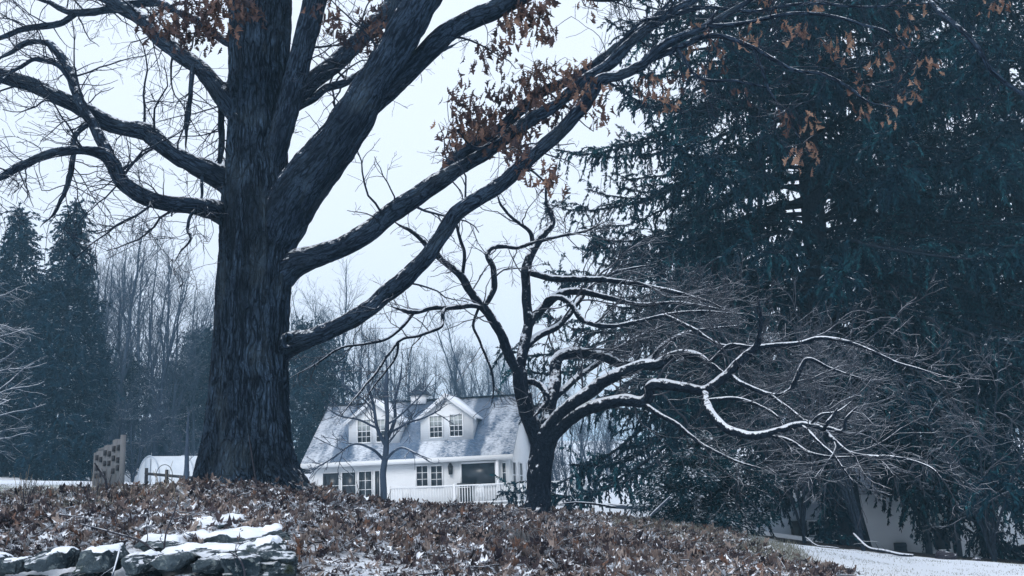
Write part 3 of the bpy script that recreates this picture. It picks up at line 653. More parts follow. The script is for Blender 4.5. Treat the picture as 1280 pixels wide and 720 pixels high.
# ------------------------------------------------------------------ conifers
def kites(mb, C, D, L, Wd, tint, rng, mat=0):
    D = norm(D); N = rng.normal(size=C.shape); B = norm(np.cross(D, N))
    a = C; c = C+D*L[:, None]; m = C+D*(L*.45)[:, None]; s = B*(Wd/2)[:, None]
    v = np.stack([a, m+s, c, m-s], 1).reshape(-1, 3)
    mb.add(v, np.arange(len(v)).reshape(-1, 4), mat, tint=np.repeat(tint, 4))
def conifer(name, label, loc, H, Rb, seed, nb=150, zmin=2.0, rt=.4, bl=9, nd=42, nl=(.06, .12), nw=.024, mat='needle', droop=1.0, group=None, hang=1.0, zbare=0, cat='tree', pw=.85, topcut=None):
    rng = np.random.default_rng(seed)
    root = thing(name, label, cat, loc, 0, group)
    z = np.linspace(0, 1, 26); tp = np.stack([.08*np.sin(z*5+seed), .08*np.cos(z*4), z*H], 1)
    mb = MB(); rr = rt*(1-z)**.9+.02; rr[0] *= 1.5; rr[1] *= 1.1
    tubes(mb, tp[None], rr[None], 14); 
    mb.build('trunk', MT['sprucebark'] if mat == 'needle' else MT['farbark'], root, smooth=True)
    u = (np.arange(nb)+rng.random(nb))/nb
    zz = zmin+(H*.985-zmin)*u**1.05
    if topcut is not None: zz = zz[(zz < topcut) | (rng.random(len(zz)) < .45)]
    n = len(zz); ln = Rb*(np.maximum(1-zz/H, .02))**pw*(.72+.4*rng.random(n))+.15
    az = np.arange(n)*2.399+rng.normal(size=n)*.5; ln = ln*np.where(zz < 5.2, np.where(np.cos(az) < -.3, .50, .78), 1)
    m = 12; Bp = np.zeros((n, m, 3)); f = zz/H
    el0 = .35*f+.05+rng.normal(size=n)*.08
    t = np.linspace(0, 1, m)
    hz = np.cumsum(np.concatenate([np.zeros((n, 1)), np.ones((n, m-1))/(m-1)], 1), 1)
    sl = el0[:, None]-droop*(1-f[:, None]*.8)*(.9*np.sin(t*PI*.9)[None])+.45*(t**3)[None]
    dz = np.concatenate([np.zeros((n, 1)), np.cumsum((sl[:, 1:]+sl[:, :-1])/2/(m-1), 1)], 1)
    wig = np.cumsum(rng.normal(size=(n, m))*.03, 1)
    Bp[..., 0] = (np.cos(az)[:, None]*hz-np.sin(az)[:, None]*wig)*ln[:, None]
    Bp[..., 1] = (np.sin(az)[:, None]*hz+np.cos(az)[:, None]*wig)*ln[:, None]
    Bp[..., 2] = zz[:, None]+dz*ln[:, None]
    Br = np.minimum(.012+.011*ln, .08)[:, None]*np.linspace(1, .2, m)
    mbw = MB(); tubes(mbw, Bp, Br, 5)
    # side branchlets that hang like curtains
    L1 = sprout(Bp, Br, bl, (45, 85), (.45, 1.5), 7, .09, (0, 0, -.75*hang), .10, 1, .5, lpow=.25, rng=rng, tip=.15, bias=(0, 0, .15))
    tubes(mbw, L1[0], np.full_like(L1[1], .006), 3)
    mbw.build('branches', MT['sprucebark'] if mat == 'needle' else MT['farbark'], root, smooth=True)
    mb = MB()
    for S, dn in ((L1[0], nd), (Bp[:, 4:], nd*1.2)):
        K, q, _ = S.shape
        sl_ = np.linalg.norm(np.diff(S, axis=1), axis=2).sum(1)
        cnt = rng.poisson(sl_*dn); idx = np.repeat(np.arange(K), cnt); N = len(idx)
        x = rng.random(N)*(q-1); i = np.minimum(x.astype(int), q-2); fr = (x-i)[:, None]
        C = S[idx, i]*(1-fr)+S[idx, i+1]*fr
        T = norm(S[idx, i+1]-S[idx, i])
        D = T*.9+rng.normal(size=(N, 3))*.40+np.array([0, 0, -.3*hang])
        tint = np.clip((rng.random(K)**1.6*.75)[idx]+.35*rng.random(N)**1.5, 0, 1)
        kites(mb, C, D, nl[0]+(nl[1]-nl[0])*rng.random(N), nw*(.7+.6*rng.random(N)), tint, rng)
    o = mb.build('foliage', MT[mat], root)
    print(name, mb.n//4, 'needles')
    return root
g = PG(1078, 31)
conifer('spruce_tree', 'tallest dark spruce with drooping branches, its flared trunk at the edge of the snowy lawn', P(1058, 640, 31)*[1, 1, 0]+[0, 0, g[2]-.3], 34, 12.2, 4, nb=330, zmin=2.8, rt=.5, bl=10.5, nd=76, nl=(.08, .17), nw=.04, topcut=21)
g = PG(1335, 33)
sp2 = conifer('spruce_tree', 'dark spruce at the right edge of the picture, partly behind the largest one', g, 29, 7.6, 9, nb=240, zmin=5.2, rt=.42, bl=13, nd=56, nl=(.07, .16), nw=.036, topcut=21)
dup(sp2, PG(1190, 55), 2.2, 1.2, 'dark spruce standing behind and between the two big right hand spruces')
dup(sp2, PG(905, 47), 4.0, .74, 'shorter dark spruce behind the left flank of the tallest spruce')
# conifers far left and behind
far = conifer('spruce_tree', 'narrow dark spruce with a pointed top on the left, taller than its neighbours', PG(72, 50), 14.6, 3.6, 21, nb=190, zmin=.6, rt=.22, bl=9, nd=26, nl=(.14, .26), nw=.075, mat='farneedle', droop=.8, hang=.7, pw=1.0)
CG = 'dark conifers in the far background'
dup(far, PG(2, 52), 1.9, 1.0, 'dark spruce with a pointed top at the left edge of the picture')
dup(far, PG(36, 62), 2.9, .86, 'dark conifer in the gap between the two pointed spruces on the left')
dup(far, PG(112, 58), 4.1, .62, 'short dark conifer at the right foot of the pointed spruces')
pine = conifer('pine_tree', 'soft bluish green pine just right of the big oak trunk, behind the house', PG(388, 66), 10.6, 4.6, 33, nb=110, zmin=.5, rt=.2, bl=8, nd=24, nl=(.16, .30), nw=.07, mat='farneedle', droop=.25, hang=.15, pw=.55)
dup(pine, PG(250, 70), 2., .95, 'bluish green pine half hidden behind the left side of the oak trunk')
dup(pine, PG(215, 78), 3.4, .72, 'low bluish pine between the hoop house and the oak')
dup(pine, PG(150, 66), 1.2, .72, 'low dark pine above the wooden screen')

# ------------------------------------------------------------------ evergreen shrub
def shrub(name, label, loc, rx, rz, seed, mat='shrubleaf', nclump=150, nleaf=90, size=.085):
    rng = np.random.default_rng(seed); root = thing(name, label, 'shrub', loc)
    mb = MB(); n = 26; az = rng.random(n)*6.28; S = np.zeros((n, 6, 3)); t = np.linspace(0, 1, 6)
    rad = rx*.85*np.sqrt(rng.random(n)); hh = rz*(.55+.4*rng.random(n))
    S[..., 0] = np.cos(az)[:, None]*rad[:, None]*t**.8; S[..., 1] = np.sin(az)[:, None]*rad[:, None]*t**.8; S[..., 2] = hh[:, None]*t
    tubes(mb, S, np.full((n, 6), .022)*np.linspace(1, .4, 6), 5)
    mb.build('stems', MT['bush'], root, smooth=True)
    a = rng.random(nclump)*6.28; w = rng.random(nclump)**.6; v = rng.random(nclump)
    prof = (np.sin(np.clip(v*1.0+.12, 0, 1)*PI))**.5
    c = np.stack([np.cos(a)*rx*w*prof, np.sin(a)*rx*w*prof, rz*(.04+.92*v)], 1)
    ctr = np.repeat(c, nleaf, 0); N = len(ctr)
    d = norm(rng.normal(size=(N, 3))); C = ctr+d*np.array([.34, .34, .16])*rng.random((N, 1))**.5*rx/1.4
    D = d*np.array([1, 1, .1])+np.array([0, 0, -.35])+rng.normal(size=(N, 3))*.3; Nn = np.array([0, 0, 1.])+rng.normal(size=(N, 3))*.5
    mb = MB(); tm = (np.array([(0, 0, 0), (.5, -.2, .04), (1, 0, -.1), (.5, .2, .04)]), np.array([(0, 1, 2, 3)]))
    C[:, 2] = np.maximum(C[:, 2], .03)
    leaves(mb, C, D, Nn, size*(.7+.7*rng.random(N)), np.clip(.5*np.repeat(rng.random(nclump), nleaf)+.5*rng.random(N)**2, 0, 1), tm)
    mb.build('foliage', MT[mat], root)
    return root
shrub('evergreen_shrub', 'broad dark evergreen shrub dusted with snow, under the apple branches at the lawn', PG(885, 22.5, -.05), 1.55, 2.25, 3, nclump=230, nleaf=150, size=.09)
0 and shrub('evergreen_shrub', 'small dark evergreen shrub beside the shed at the edge of the lawn', PG(1040, 27, -.05), .75, 1.1, 8, nclump=40, nleaf=90, size=.12)
0 and shrub('evergreen_shrub', 'dark evergreen shrub with snow specks at the lower right edge of the picture', PG(1275, 29, -.05), .9, 1.5, 12, nclump=80, nleaf=100, size=.13)

# ------------------------------------------------------------------ bare trees
def bare(name, label, loc, H, r, seed, n1=26, ang=(25, 50), ln=(.22, .42), d2=1.5, d3=2.2, d4=0, up=.25, rot=0, mat='farbark', group=None, fork=0, t0=.22, minr=.012, wig=.10, cat='tree', parts=True):
    rng = np.random.default_rng(seed); root = thing(name, label, cat, loc, rot, group)
    m = 22; t = np.linspace(0, 1, m)
    stems = []; k = 1+fork
    for s in range(k):
        w = np.cumsum(rng.normal(size=(m, 3))*.035*H/m*2, 0)
        lean = rng.normal(size=3)*(.05 if not fork else .22)*H*np.array([1, 1, 0])
        p = np.stack([t*0, t*0, t*H*(1 if s == 0 else .8+.2*rng.random())], 1)+w*np.array([1, 1, .2])+lean*t[:, None]**1.3
        p -= p[0]; stems.append(p)
    S = np.array(stems); R = np.full((k, m), r)*((1-t)**.8*.93+.07); R[:, 0] *= 1.35
    if fork: R *= .75
    mb = MB(); tubes(mb, S, R, 9); mb.build('trunk', MT['sprucebark' if mat == 'bush' else mat], root, smooth=True)
    a = sprout(S, R, n1/H/k, ang, (ln[0]*H, ln[1]*H), 10, wig, (0, 0, up), t0, .98, .55, lpow=.75, rng=rng, rmin=minr*1.5, tip=.1)
    b = sprout(a[0], a[1], d2, (25, 55), (.10*H, .22*H), 7, wig*1.2, (0, 0, up*.7), .15, 1, .6, lpow=.5, rng=rng, rmin=minr)
    c = sprout(b[0], b[1], d3, (25, 55), (.04*H, .10*H), 5, wig*1.2, (0, 0, up*.4), .15, 1, .7, lpow=.4, rng=rng, rmin=minr*.8)
    mb = MB(); tubes(mb, a[0], a[1], 5); tubes(mb, b[0], np.maximum(b[1], minr*.8), 4); tubes(mb, c[0], np.maximum(c[1], minr*.6), 3)
    tot = len(a[0])+len(b[0])+len(c[0])
    if d4:
        e = sprout(c[0], c[1], d4, (25, 60), (.02*H, .06*H), 4, wig*1.4, (0, 0, up*.2), .1, 1, .7, lpow=.4, rng=rng, rmin=minr*.6)
        tubes(mb, e[0], np.maximum(e[1], minr*.45), 3); tot += len(e[0])
    mb.build('crown', MT[mat], root, smooth=True)
    print(name, tot, 'twigs')
    return root
WG = 'bare grey trees of the wood far behind the house'
WL = 'slender bare grey tree of the leafless wood in the far background'
protos = [bare('bare_tree', WL, PG(135, 64), 17.5, .20, 41, n1=34, ang=(20, 42), group=WG, d2=2.0, d3=2.6),
          bare('bare_tree', WL, PG(205, 74), 17, .17, 42, n1=30, ang=(18, 38), group=WG, d2=2.0, d3=2.4),
          bare('bare_tree', WL, PG(430, 82), 18, .19, 43, n1=30, ang=(18, 40), group=WG, d2=1.9, d3=2.4),
          bare('bare_tree', WL, PG(600, 90), 16, .18, 44, n1=36, ang=(25, 50), group=WG, fork=1, d2=1.9, d3=2.4)]
rw = np.random.default_rng(77); HT = [17.5, 17, 18, 16]
def wood(px, Y, top):
    k = int(rw.integers(0, 4)); g = PG(px, Y)
    z = P(px, top, Y)[2]; s = max(.3, (z-g[2])/HT[k])
    dup(protos[k], g, rw.random()*6.28, s, WL, WG)
for px, Y, top in [(128, 60, 318), (150, 62, 345), (192, 60, 360), (212, 66, 340), (240, 68, 372), (175, 78, 312), (135, 76, 305), (225, 84, 352), (262, 90, 385), (100, 74, 320), (365, 74, 405), (385, 78, 385), (402, 95, 375), (440, 76, 408), (460, 92, 400), (480, 100, 412), (498, 96, 428), (528, 100, 432), (550, 88, 446), (570, 104, 428), (592, 100, 440), (606, 88, 450), (632, 104, 432), (648, 100, 446), (662, 86, 462), (680, 100, 455), (705, 104, 470), (745, 106, 480), (108, 68, 330), (160, 72, 300), (120, 80, 318), (182, 66, 335), (232, 80, 350), (255, 72, 375), (215, 90, 360), (172, 95, 330), (145, 88, 345), (245, 95, 395), (95, 85, 360),
  (372, 88, 395), (392, 92, 370), (412, 84, 400), (450, 88, 392), (470, 95, 405), (492, 85, 418), (515, 92, 425), (540, 88, 440), (560, 96, 430), (582, 90, 438), (622, 92, 428), (640, 98, 440), (655, 90, 450), (420, 100, 400), (505, 105, 430), (380, 110, 400), (575, 112, 440), (615, 115, 430), (690, 96, 470), (715, 92, 490), (735, 100, 480), (770, 95, 500), (670, 110, 450), (800, 108, 500), (840, 110, 500), (-40, 80, 330), (30, 92, 330), (-90, 70, 330), (60, 100, 350), (900, 110, 520), (970, 112, 520), (1040, 115, 520)]:
    wood(px, Y, top)
# undergrowth of the left wood
br = bare('bare_bush', 'grey leafless thicket of the dim wood edge on the left', PG(140, 56), 5.2, .07, 51, n1=60, ang=(20, 55), fork=3, d2=4.5, d3=5, t0=.05, group='leafless bushes along the left wood edge', cat='bush')
for px, Y, s in [(165, 52, .95), (190, 58, 1.05), (215, 60, 1.1), (235, 55, .8), (120, 60, 1.1), (255, 62, 1.1), (90, 60, .7), (60, 58, .6), (20, 56, .7), (700, 70, .9), (730, 66, .8), (765, 72, .9), (680, 74, 1.1), (695, 60, .9), (712, 58, .8), (745, 64, 1.0), (790, 80, 1.0), (815, 88, 1.1), (725, 84, 1.4), (760, 95, 1.4), (850, 95, 1.3), (675, 90, 1.5)]:
    dup(br, PG(px, Y), rw.random()*6, s, None)
for o in [x for x in bpy.data.objects if x.name.startswith('bare_bush') and x.parent is None]:
    if o.location.x > 1: o['label'] = 'grey leafless bush to the right of the house, behind the deck railing'; o['group'] = 'leafless bushes right of the house'
# young tree in front of the house
yt = thing('young_tree', 'young bare tree with several upright stems standing in front of the house dormers', 'tree', PG(478, 27))
YO = np.array(yt.location); LIMBS['young'] = []
def yl(pts, **k): return limb([(a, b, h*(1 if k.get('name') else .62), 27+dy) for a, b, h, dy in pts], parent=yt, origin=YO, mat='farbark', keep='young', n=50, sides=10, d=0, wob=.08, **k)
yl([(478, 645, 5, 0), (479, 620, 4.4, 0), (480, 590, 4, 0), (482, 565, 3.8, 0), (483, 545, 3.2, 0), (484, 520, 2.6, 0), (482, 495, 3, 0), (484, 465, 2.2, .1), (481, 440, 1.4, .1)], name='trunk')
yl([(480, 560, 4, 0), (471, 535, 3.6, -.2), (467, 510, 3, -.3), (463, 490, 2.4, -.4), (458, 465, 1.4, -.5)])
yl([(483, 550, 4, 0), (493, 525, 3.6, .3), (494, 500, 3, .4), (500, 475, 2.2, .5), (503, 450, 1.2, .6)])
yl([(481, 575, 3.4, 0), (462, 560, 2.6, -.4), (440, 556, 2, -.7), (405, 580, 1.4, -1), (385, 590, 1, -1.2)])
yl([(482, 575, 3, 0), (500, 560, 2.4, -.5), (520, 566, 2, -.8), (540, 575, 1.2, -1.1)])
yl([(470, 535, 2.6, -.2), (450, 525, 2, -.5), (425, 520, 1.6, -.7), (405, 508, 1, -.9)])
yl([(488, 540, 2.6, .1), (510, 528, 2.2, -.3), (535, 520, 1.6, -.6), (560, 505, 1, -.8)])
yl([(485, 530, 2.4, 0), (508, 512, 2, .2), (530, 490, 1.5, .5), (545, 468, .9, .8)])
yl([(468, 515, 2.2, -.3), (450, 495, 1.8, -.2), (430, 480, 1.3, 0), (415, 462, .9, .2)])
A, R = stackl('young', 30)
a = sprout(A, R, 4.5, (35, 65), (.5, 1.5), 8, .13, (0, 0, .12), .25, 1, .5, rmin=.006)
b = sprout(a[0], a[1], 5.5, (30, 60), (.25, .8), 6, .14, (0, 0, .05), .15, 1, .6, rmin=.005)
c = sprout(b[0], b[1], 5, (30, 60), (.12, .4), 4, .14, (0, 0, 0), .15, 1, .7, rmin=.004)
mb = MB(); tubes(mb, a[0]-YO, np.maximum(a[1], .010), 5); tubes(mb, b[0]-YO, np.maximum(b[1], .008), 4); tubes(mb, c[0]-YO, np.maximum(c[1], .006), 3)
mb.build('twigs', MT['farbark'], yt, smooth=True)
bare('small_tree', 'small bare spreading tree beside the rail fence and the white hoop house', PG(231, 33), 2.6, .10, 61, n1=22, ang=(40, 75), ln=(.4, .7), d2=5, d3=6, mat='farbark', t0=.25, minr=.006, up=.05)
# twiggy crab apples in front of the big spruce
def crab(label, loc, H, seed, n1=40, d4=5.0, rx=1.0):
    return bare('bare_crabapple', label, loc, H, .045, seed, n1=n1, ang=(40, 80), ln=(.38, .62), d2=4.6, d3=6.0, d4=d4, up=-.10, mat='bush', fork=4, t0=.25, minr=.006, wig=.16)
crab('tangled bare grey crab apple with a dense twiggy crown in front of the largest spruce', PG(1072, 21.8), 5.6, 71, n1=60)
crab('bare twiggy crab apple at the far right, in front of the spruces', PG(1232, 21.6), 5.4, 72, n1=56)
crab('smaller bare twiggy crab apple behind the apple branches, left of the spruce trunk', PG(1000, 23), 6.2, 73, n1=52)
sn = bare('snowy_tree', 'pale snow-covered bare tree reaching in from the left edge of the picture', PG(-75, 28), 7.6, .12, 81, n1=56, ang=(45, 80), ln=(.30, .5), d2=2.6, d3=4, up=.02, mat='snowtwig', t0=.12, minr=.007, wig=.13)
# ------------------------------------------------------------------ house
MT['white'] = m_plain('white_paint', (.82, .84, .86), .55, .05, 1.5)
t = NT('white_siding'); p = t.obj(); sx = t.node('ShaderNodeSeparateXYZ', ins={0: p})
fr = t.math('FRACT', t.math('MULTIPLY', sx.outputs[2], 8.0))
t.col(t.mix(t.noise(p, 1.2, 4), (.76, .79, .82), (.86, .88, .90)), .6); t.bump(fr, .6, .02); MT['siding'] = t.m
t = NT('snowy_shingles'); p = t.obj()
w = t.scale(p, (1.0, .45, .45)); n = t.noise(w, 1.3, 5, .62); n2 = t.noise(t.scale(p, (3, 9, 9)), 2.0, 4, .6)
br_ = t.node('ShaderNodeTexBrick', ins={'Vector': t.scale(p, (1, 1, 1)), 'Scale': 4.0, 'Color1': (.05, .105, .19, 1), 'Color2': (.09, .17, .29, 1), 'Mortar': (.04, .05, .07, 1), 'Mortar Size': .03})
k = t.smooth(t.math('ADD', t.math('MULTIPLY', n, .55), t.math('MULTIPLY', n2, .45)), .36, .60)
sx = t.node('ShaderNodeSeparateXYZ', ins={0: p}); xx = t.math('ADD', sx.outputs[0], t.math('MULTIPLY', t.math('SUBTRACT', n, .5), .8))
for c_, h_ in ((-5.75, .72), (-1.85, .35), (-9.2, .35)):      # less snow in strips beside the dormers, so darker shingle shows
    m_ = t.smooth(t.math('ABSOLUTE', t.math('SUBTRACT', xx, c_)), h_, h_+.3)
    k = t.math('MULTIPLY', k, t.math('ADD', .18, t.math('MULTIPLY', m_, .82)))
k = t.math('MULTIPLY', k, .84)
t.col(t.mix(k, br_.outputs['Color'], SNOW), .8); MT['shingle'] = t.m
MT['roofsnow'] = MT['snow']
MT['darkroof'] = m_plain('dark_roof', (.03, .045, .065), .7, .3, 8)
t = NT('window_glass'); t.col(t.mix(t.noise(t.obj(), .7, 2), (.012, .018, .028), (.04, .05, .06)), .28); t.b.inputs['Specular IOR Level'].default_value = .5; MT['glass'] = t.m
MT['panereflection'] = m_plain('window_reflection', (.42, .46, .46), .7, .1, 6)
MT['lampmetal'] = m_plain('dark_metal', (.03, .035, .04), .5, .2, 20)
PHI = math.radians(11)
HO = P(638, 629, 52.0)
house = thing('house', 'white house with snow-patched roof, two gabled dormers and a railed deck', 'house', HO, -PHI)
hx = np.array([math.cos(PHI), -math.sin(PHI), 0]); hy = np.array([math.sin(PHI), math.cos(PHI), 0])
def hp(px, py, yl=0.0):
    """photo pixel -> house local (x, z) on the plane y = yl"""
    d = _F+(px-640)/FPX*_R+(360-py)/FPX*_U
    o = HO+hy*yl
    k = ((o-CAM)@hy)/(d@hy); w = CAM+d*k-HO
    return float(w@hx), float(w[2])
xl = hp(388, 600)[0]; ez = hp(600, 570.5, -.4)[1]; rz_ = hp(600, 499, 3.5)[1]
D_ = 7.0; YR = 3.5; SLP = (rz_-ez)/(YR+.4)
print('house', xl, ez, rz_)
def roofz(y): return ez+(min(y, 2*YR-y)+.4)*SLP
# walls: front, back, left, right (with gables) as one shell
mb = MB(); WT = .18
mb.box(xl, 0, -1.2, 0, WT, ez+.25)
mb.box(xl, D_-WT, -1.2, 0, D_, ez+.25)
for x0 in (xl, -WT):
    mb.prism([(WT, -1.2), (D_-WT, -1.2), (D_-WT, ez+.2), (YR, roofz(YR)-.16), (WT, ez+.2)], 'x', x0, x0+WT)
mb.build('wall', MT['siding'], house)
# roof slabs
mb = MB(); x0, x1 = xl-.35, .32; th_ = .14
mb.prism([(-.45, ez-.04), (-.45, ez-.04+th_), (YR, rz_+th_), (YR, rz_)], 'x', x0, x1)
mb.prism([(D_+.45, ez-.04), (YR+.002, rz_), (YR+.002, rz_+th_), (D_+.45, ez-.04+th_)], 'x', x0, x1)
roof = mb.build('roof', MT['shingle'], house)
mb = MB(); mb.box(x0, YR-.12, rz_+th_-.03, x1, YR+.12, rz_+th_+.04); mb.build('ridge_cap', MT['darkroof'], roof)
mb = MB(); mb.box(x0, -.52, ez-.20, x1, -.452, ez+.04); mb.box(x0, -.45, ez-.20, x1, -.002, ez-.12)
# rake boards on the right gable and frieze
for s in (1, -1):
    a = (YR, rz_-.02); b = (YR-s*(YR+.45), ez-.06)
    mb.prism([(a[0], a[1]-.22), (b[0], b[1]-.18), (b[0], b[1]-.004), (a[0], a[1]-.004)], 'x', x1-.1, x1-.03)
mb.build('fascia', MT['white'], house)
def window(parent, x0, z0, x1, z1, y, nx=2, nz=2, d=.07, fw=.07, name='window', sash=False, reflection=False):
    """frame in the plane y (front at y-d), panes behind"""
    mb = MB()
    mb.box(x0-fw, y-d, z0-fw, x0, y, z1+fw); mb.box(x1, y-d, z0-fw, x1+fw, y, z1+fw)
    mb.box(x0, y-d, z1, x1, y, z1+fw); mb.box(x0, y-d-.03, z0-fw, x1, y, z0)
    mw = .028
    for k in range(1, nx):
        x = x0+(x1-x0)*k/nx; mb.box(x-mw/2, y-d+.02, z0, x+mw/2, y-.012, z1)
    for k in range(1, nz):
        z = z0+(z1-z0)*k/nz; h = .05 if (sash and k*2 == nz) else mw
        xs = [x0+(x1-x0)*q/nx for q in range(nx+1)]
        for q in range(nx): mb.box(xs[q]+(mw/2 if q else 0), y-d+.024, z-h/2, xs[q+1]-(mw/2 if q < nx-1 else 0), y-.012, z+h/2)
    w = mb.build(name, MT['white'], parent)
    mb = MB(); mb.box(x0-.005, y-.010, z0-.005, x1+.005, y-.002, z1+.005); mb.build('pane', MT['glass'], w)
    if reflection:
        mb = MB(); mb.box(x0+.015, y-.016, z0+(z1-z0)*.55, x1-.015, y-.0105, z1-.01); mb.build('reflection', MT['panereflection'], w)  # pale sheet over the upper panes, a reflection put in as colour
    return w
def dormer(pxa, pxb, pyb, pye, pya, wins, ya):
    xa, zb = hp(pxa, pyb, ya); xb, ze = hp(pxb, pye, ya); za = hp((pxa+pxb)/2, pya, ya)[1]
    xm = (xa+xb)/2
    yb = min((za-ez)/SLP-.4, YR-.1)          # where its ridge meets the roof
    ys = min((ze-ez)/SLP-.4, YR-.1)
    b = MB()
    b.prism([(xa, zb), (xb, zb), (xb, ze), (xm, za-.05), (xa, ze)], 'y', ya, ya+.12)
    for x_ in (xa, xb-.12):
        b.prism([(ya+.12, zb+.1), (ys, ze), (ya+.12, ze)], 'x', x_, x_+.12)
    dm = b.build('dormer', MT['siding'], house)
    r = MB(); ov = .22; tt = .10; hs = (za-ze)/((xb-xa)/2)
    for s in (-1, 1):
        xe = xm+s*((xb-xa)/2+ov); zee = ze-ov*hs
        u = [(xm, za), (xe, zee), (xe, zee+tt), (xm, za+tt)]
        if s < 0: u = u[::-1]
        # front edge straight, back edge runs into the roof
        yf = ya-.28; yk = ys-.45*ov
        v = [(u_[0], yf, u_[1]) for u_ in u]+[(u_[0], (yb+.15 if abs(u_[0]-xm) < 1e-6 else yk), u_[1]) for u_ in u]
        r.add(v, [(0, 1, 2, 3), (7, 6, 5, 4), (0, 4, 5, 1), (1, 5, 6, 2), (2, 6, 7, 3), (3, 7, 4, 0)])
    r.build('dormer_roof', MT['snow'], dm)
    tb = MB()
    for s in (-1, 1):
        xe = xm+s*((xb-xa)/2+ov); zee = ze-ov*hs
        q = [(xm, za-.14), (xe, zee-.10), (xe, zee-.003), (xm, za-.003)]
        if s < 0: q = q[::-1]
        tb.prism(q, 'y', ya-.27, ya-.21)
    tb.box(xa-.05, ya-.05, zb-.12, xb+.05, ya-.002, zb-.02)
    tb.build('trim', MT['white'], dm)
    for a, b_, c_, d_ in wins:
        wx0, wz1 = hp(a, b_, ya); wx1, wz0 = hp(c_, d_, ya)
        window(dm, wx0, wz0, wx1, wz1, ya-.002, 3, 4, sash=True, reflection=True)
dormer(526, 591, 553, 519, 494, [(537.5, 521, 553, 546), (562.5, 519, 578.5, 544.5)], .55)
dormer(436, 499, 559, 524, 500, [(447.5, 526, 463.5, 552.5), (471, 525, 487, 551.5)], .55)
# cupola on the ridge
cx, cz = hp(525, 494, YR)
mb = MB(); mb.box(cx-.42, YR-.42, rz_-.1, cx+.42, YR+.42, cz-.02)
cu = mb.build('cupola', MT['white'], house)
mb = MB(); s = .58; za = hp(525, 479, YR)[1]
mb.add([(cx-s, YR-s, cz-.02), (cx+s, YR-s, cz-.02), (cx+s, YR+s, cz-.02), (cx-s, YR+s, cz-.02), (cx, YR, za)], [(0, 1, 4), (1, 2, 4), (2, 3, 4), (3, 0, 4)]); mb.add([(cx-s, YR-s, cz-.02), (cx+s, YR-s, cz-.02), (cx+s, YR+s, cz-.02), (cx-s, YR+s, cz-.02)], [(3, 2, 1, 0)])
mb.build('cupola_roof', MT['darkroof'], cu)
# ground floor openings
def fwin(a, b, c, d, **k):
    x0, z1 = hp(a, b, 0); x1, z0 = hp(c, d, 0); return window(house, x0, z0, x1, z1, -.002, **k)
fwin(577, 580, 619.5, 605, nx=1, nz=1, fw=.10)
fwin(521, 583, 535, 607, nx=2, nz=3); fwin(539, 583, 553, 607, nx=2, nz=3)
fwin(404, 592, 424, 623, nx=1, nz=2, fw=.04); fwin(428, 591, 445, 623, nx=1, nz=2, fw=.04); fwin(449, 590, 465, 623, nx=2, nz=3, fw=.05); fwin(469, 589, 475, 623, nx=1, nz=1, fw=.03)
fwin(628, 579, 633, 603, nx=1, nz=2, fw=.04)
# door behind the railing, below the big window's left side
x0, z1 = hp(577, 608); x1, z0 = hp(591, 628)
mb = MB(); mb.box(x0, -.6, 0.12, x1, -.1, z1+.02); mb.box(x0-.08, -.65, z1+.02, x1+.08, -.06, z1+.16)
for lx in (x0+.04, x1-.04): mb.box(lx-.03, -.5, .0, lx+.03, -.44, .12)
gr = mb.build('grill_body', MT['lampmetal'])
gt = thing('barbecue_grill', 'dark covered barbecue grill on the deck under the large window', 'grill', HO, -PHI); gr.parent = gt
mb = MB(); mb.bar((x0, -.70, z1-.06), (x1, -.70, z1-.06), .02); mb.bar((x0, -.70, z1-.06), (x0, -.6, z1-.06), .015); mb.bar((x1, -.70, z1-.06), (x1, -.6, z1-.06), .015); mb.build('handle', MT['white'], gt)
# lantern
lx, lz = hp(564, 587)
mb = MB(); mb.box(lx-.05, -.06, lz-.1, lx+.05, -.003, lz+.16)
mb.prism([(lx-.12, lz+.16), (lx+.12, lz+.16), (lx+.02, lz+.34), (lx-.02, lz+.34)], 'y', -.26, -.04); mb.prism([(lx-.08, lz-.26), (lx+.08, lz-.26), (lx+.12, lz+.157), (lx-.12, lz+.157)], 'y', -.24, -.063)
mb.build('wall_lantern', MT['lampmetal'], house)
# right gable side: window, shutters, lantern as openings in the plane x = 0
def swin(y0, z0, y1, z1):
    mb = MB(); f = .07
    mb.box(.002, y0-f, z0-f, .07, y0, z1+f); mb.box(.002, y1, z0-f, .07, y1+f, z1+f); mb.box(.002, y0, z1, .07, y1, z1+f); mb.box(.002, y0, z0-f, .07, y1, z0); mb.box(.012, y0, (z0+z1)/2-.03, .06, y1, (z0+z1)/2+.03)
    w = mb.build('window', MT['white'], house); mb = MB(); mb.box(.002, y0-.004, z0-.004, .01, y1+.004, z1+.004); mb.build('pane', MT['glass'], w)
swin(.7, .8, 1.5, 2.1); swin(2.6, .8, 3.4, 2.1); swin(5., .8, 5.8, 2.1)
# porch posts on the corner
mb = MB()
for x in (hp(622.5, 600, -.3)[0],): mb.box(x-.07, -.4, 0, x+.07, -.26, ez-.2)
mb.build('porch_post', MT['white'], house)
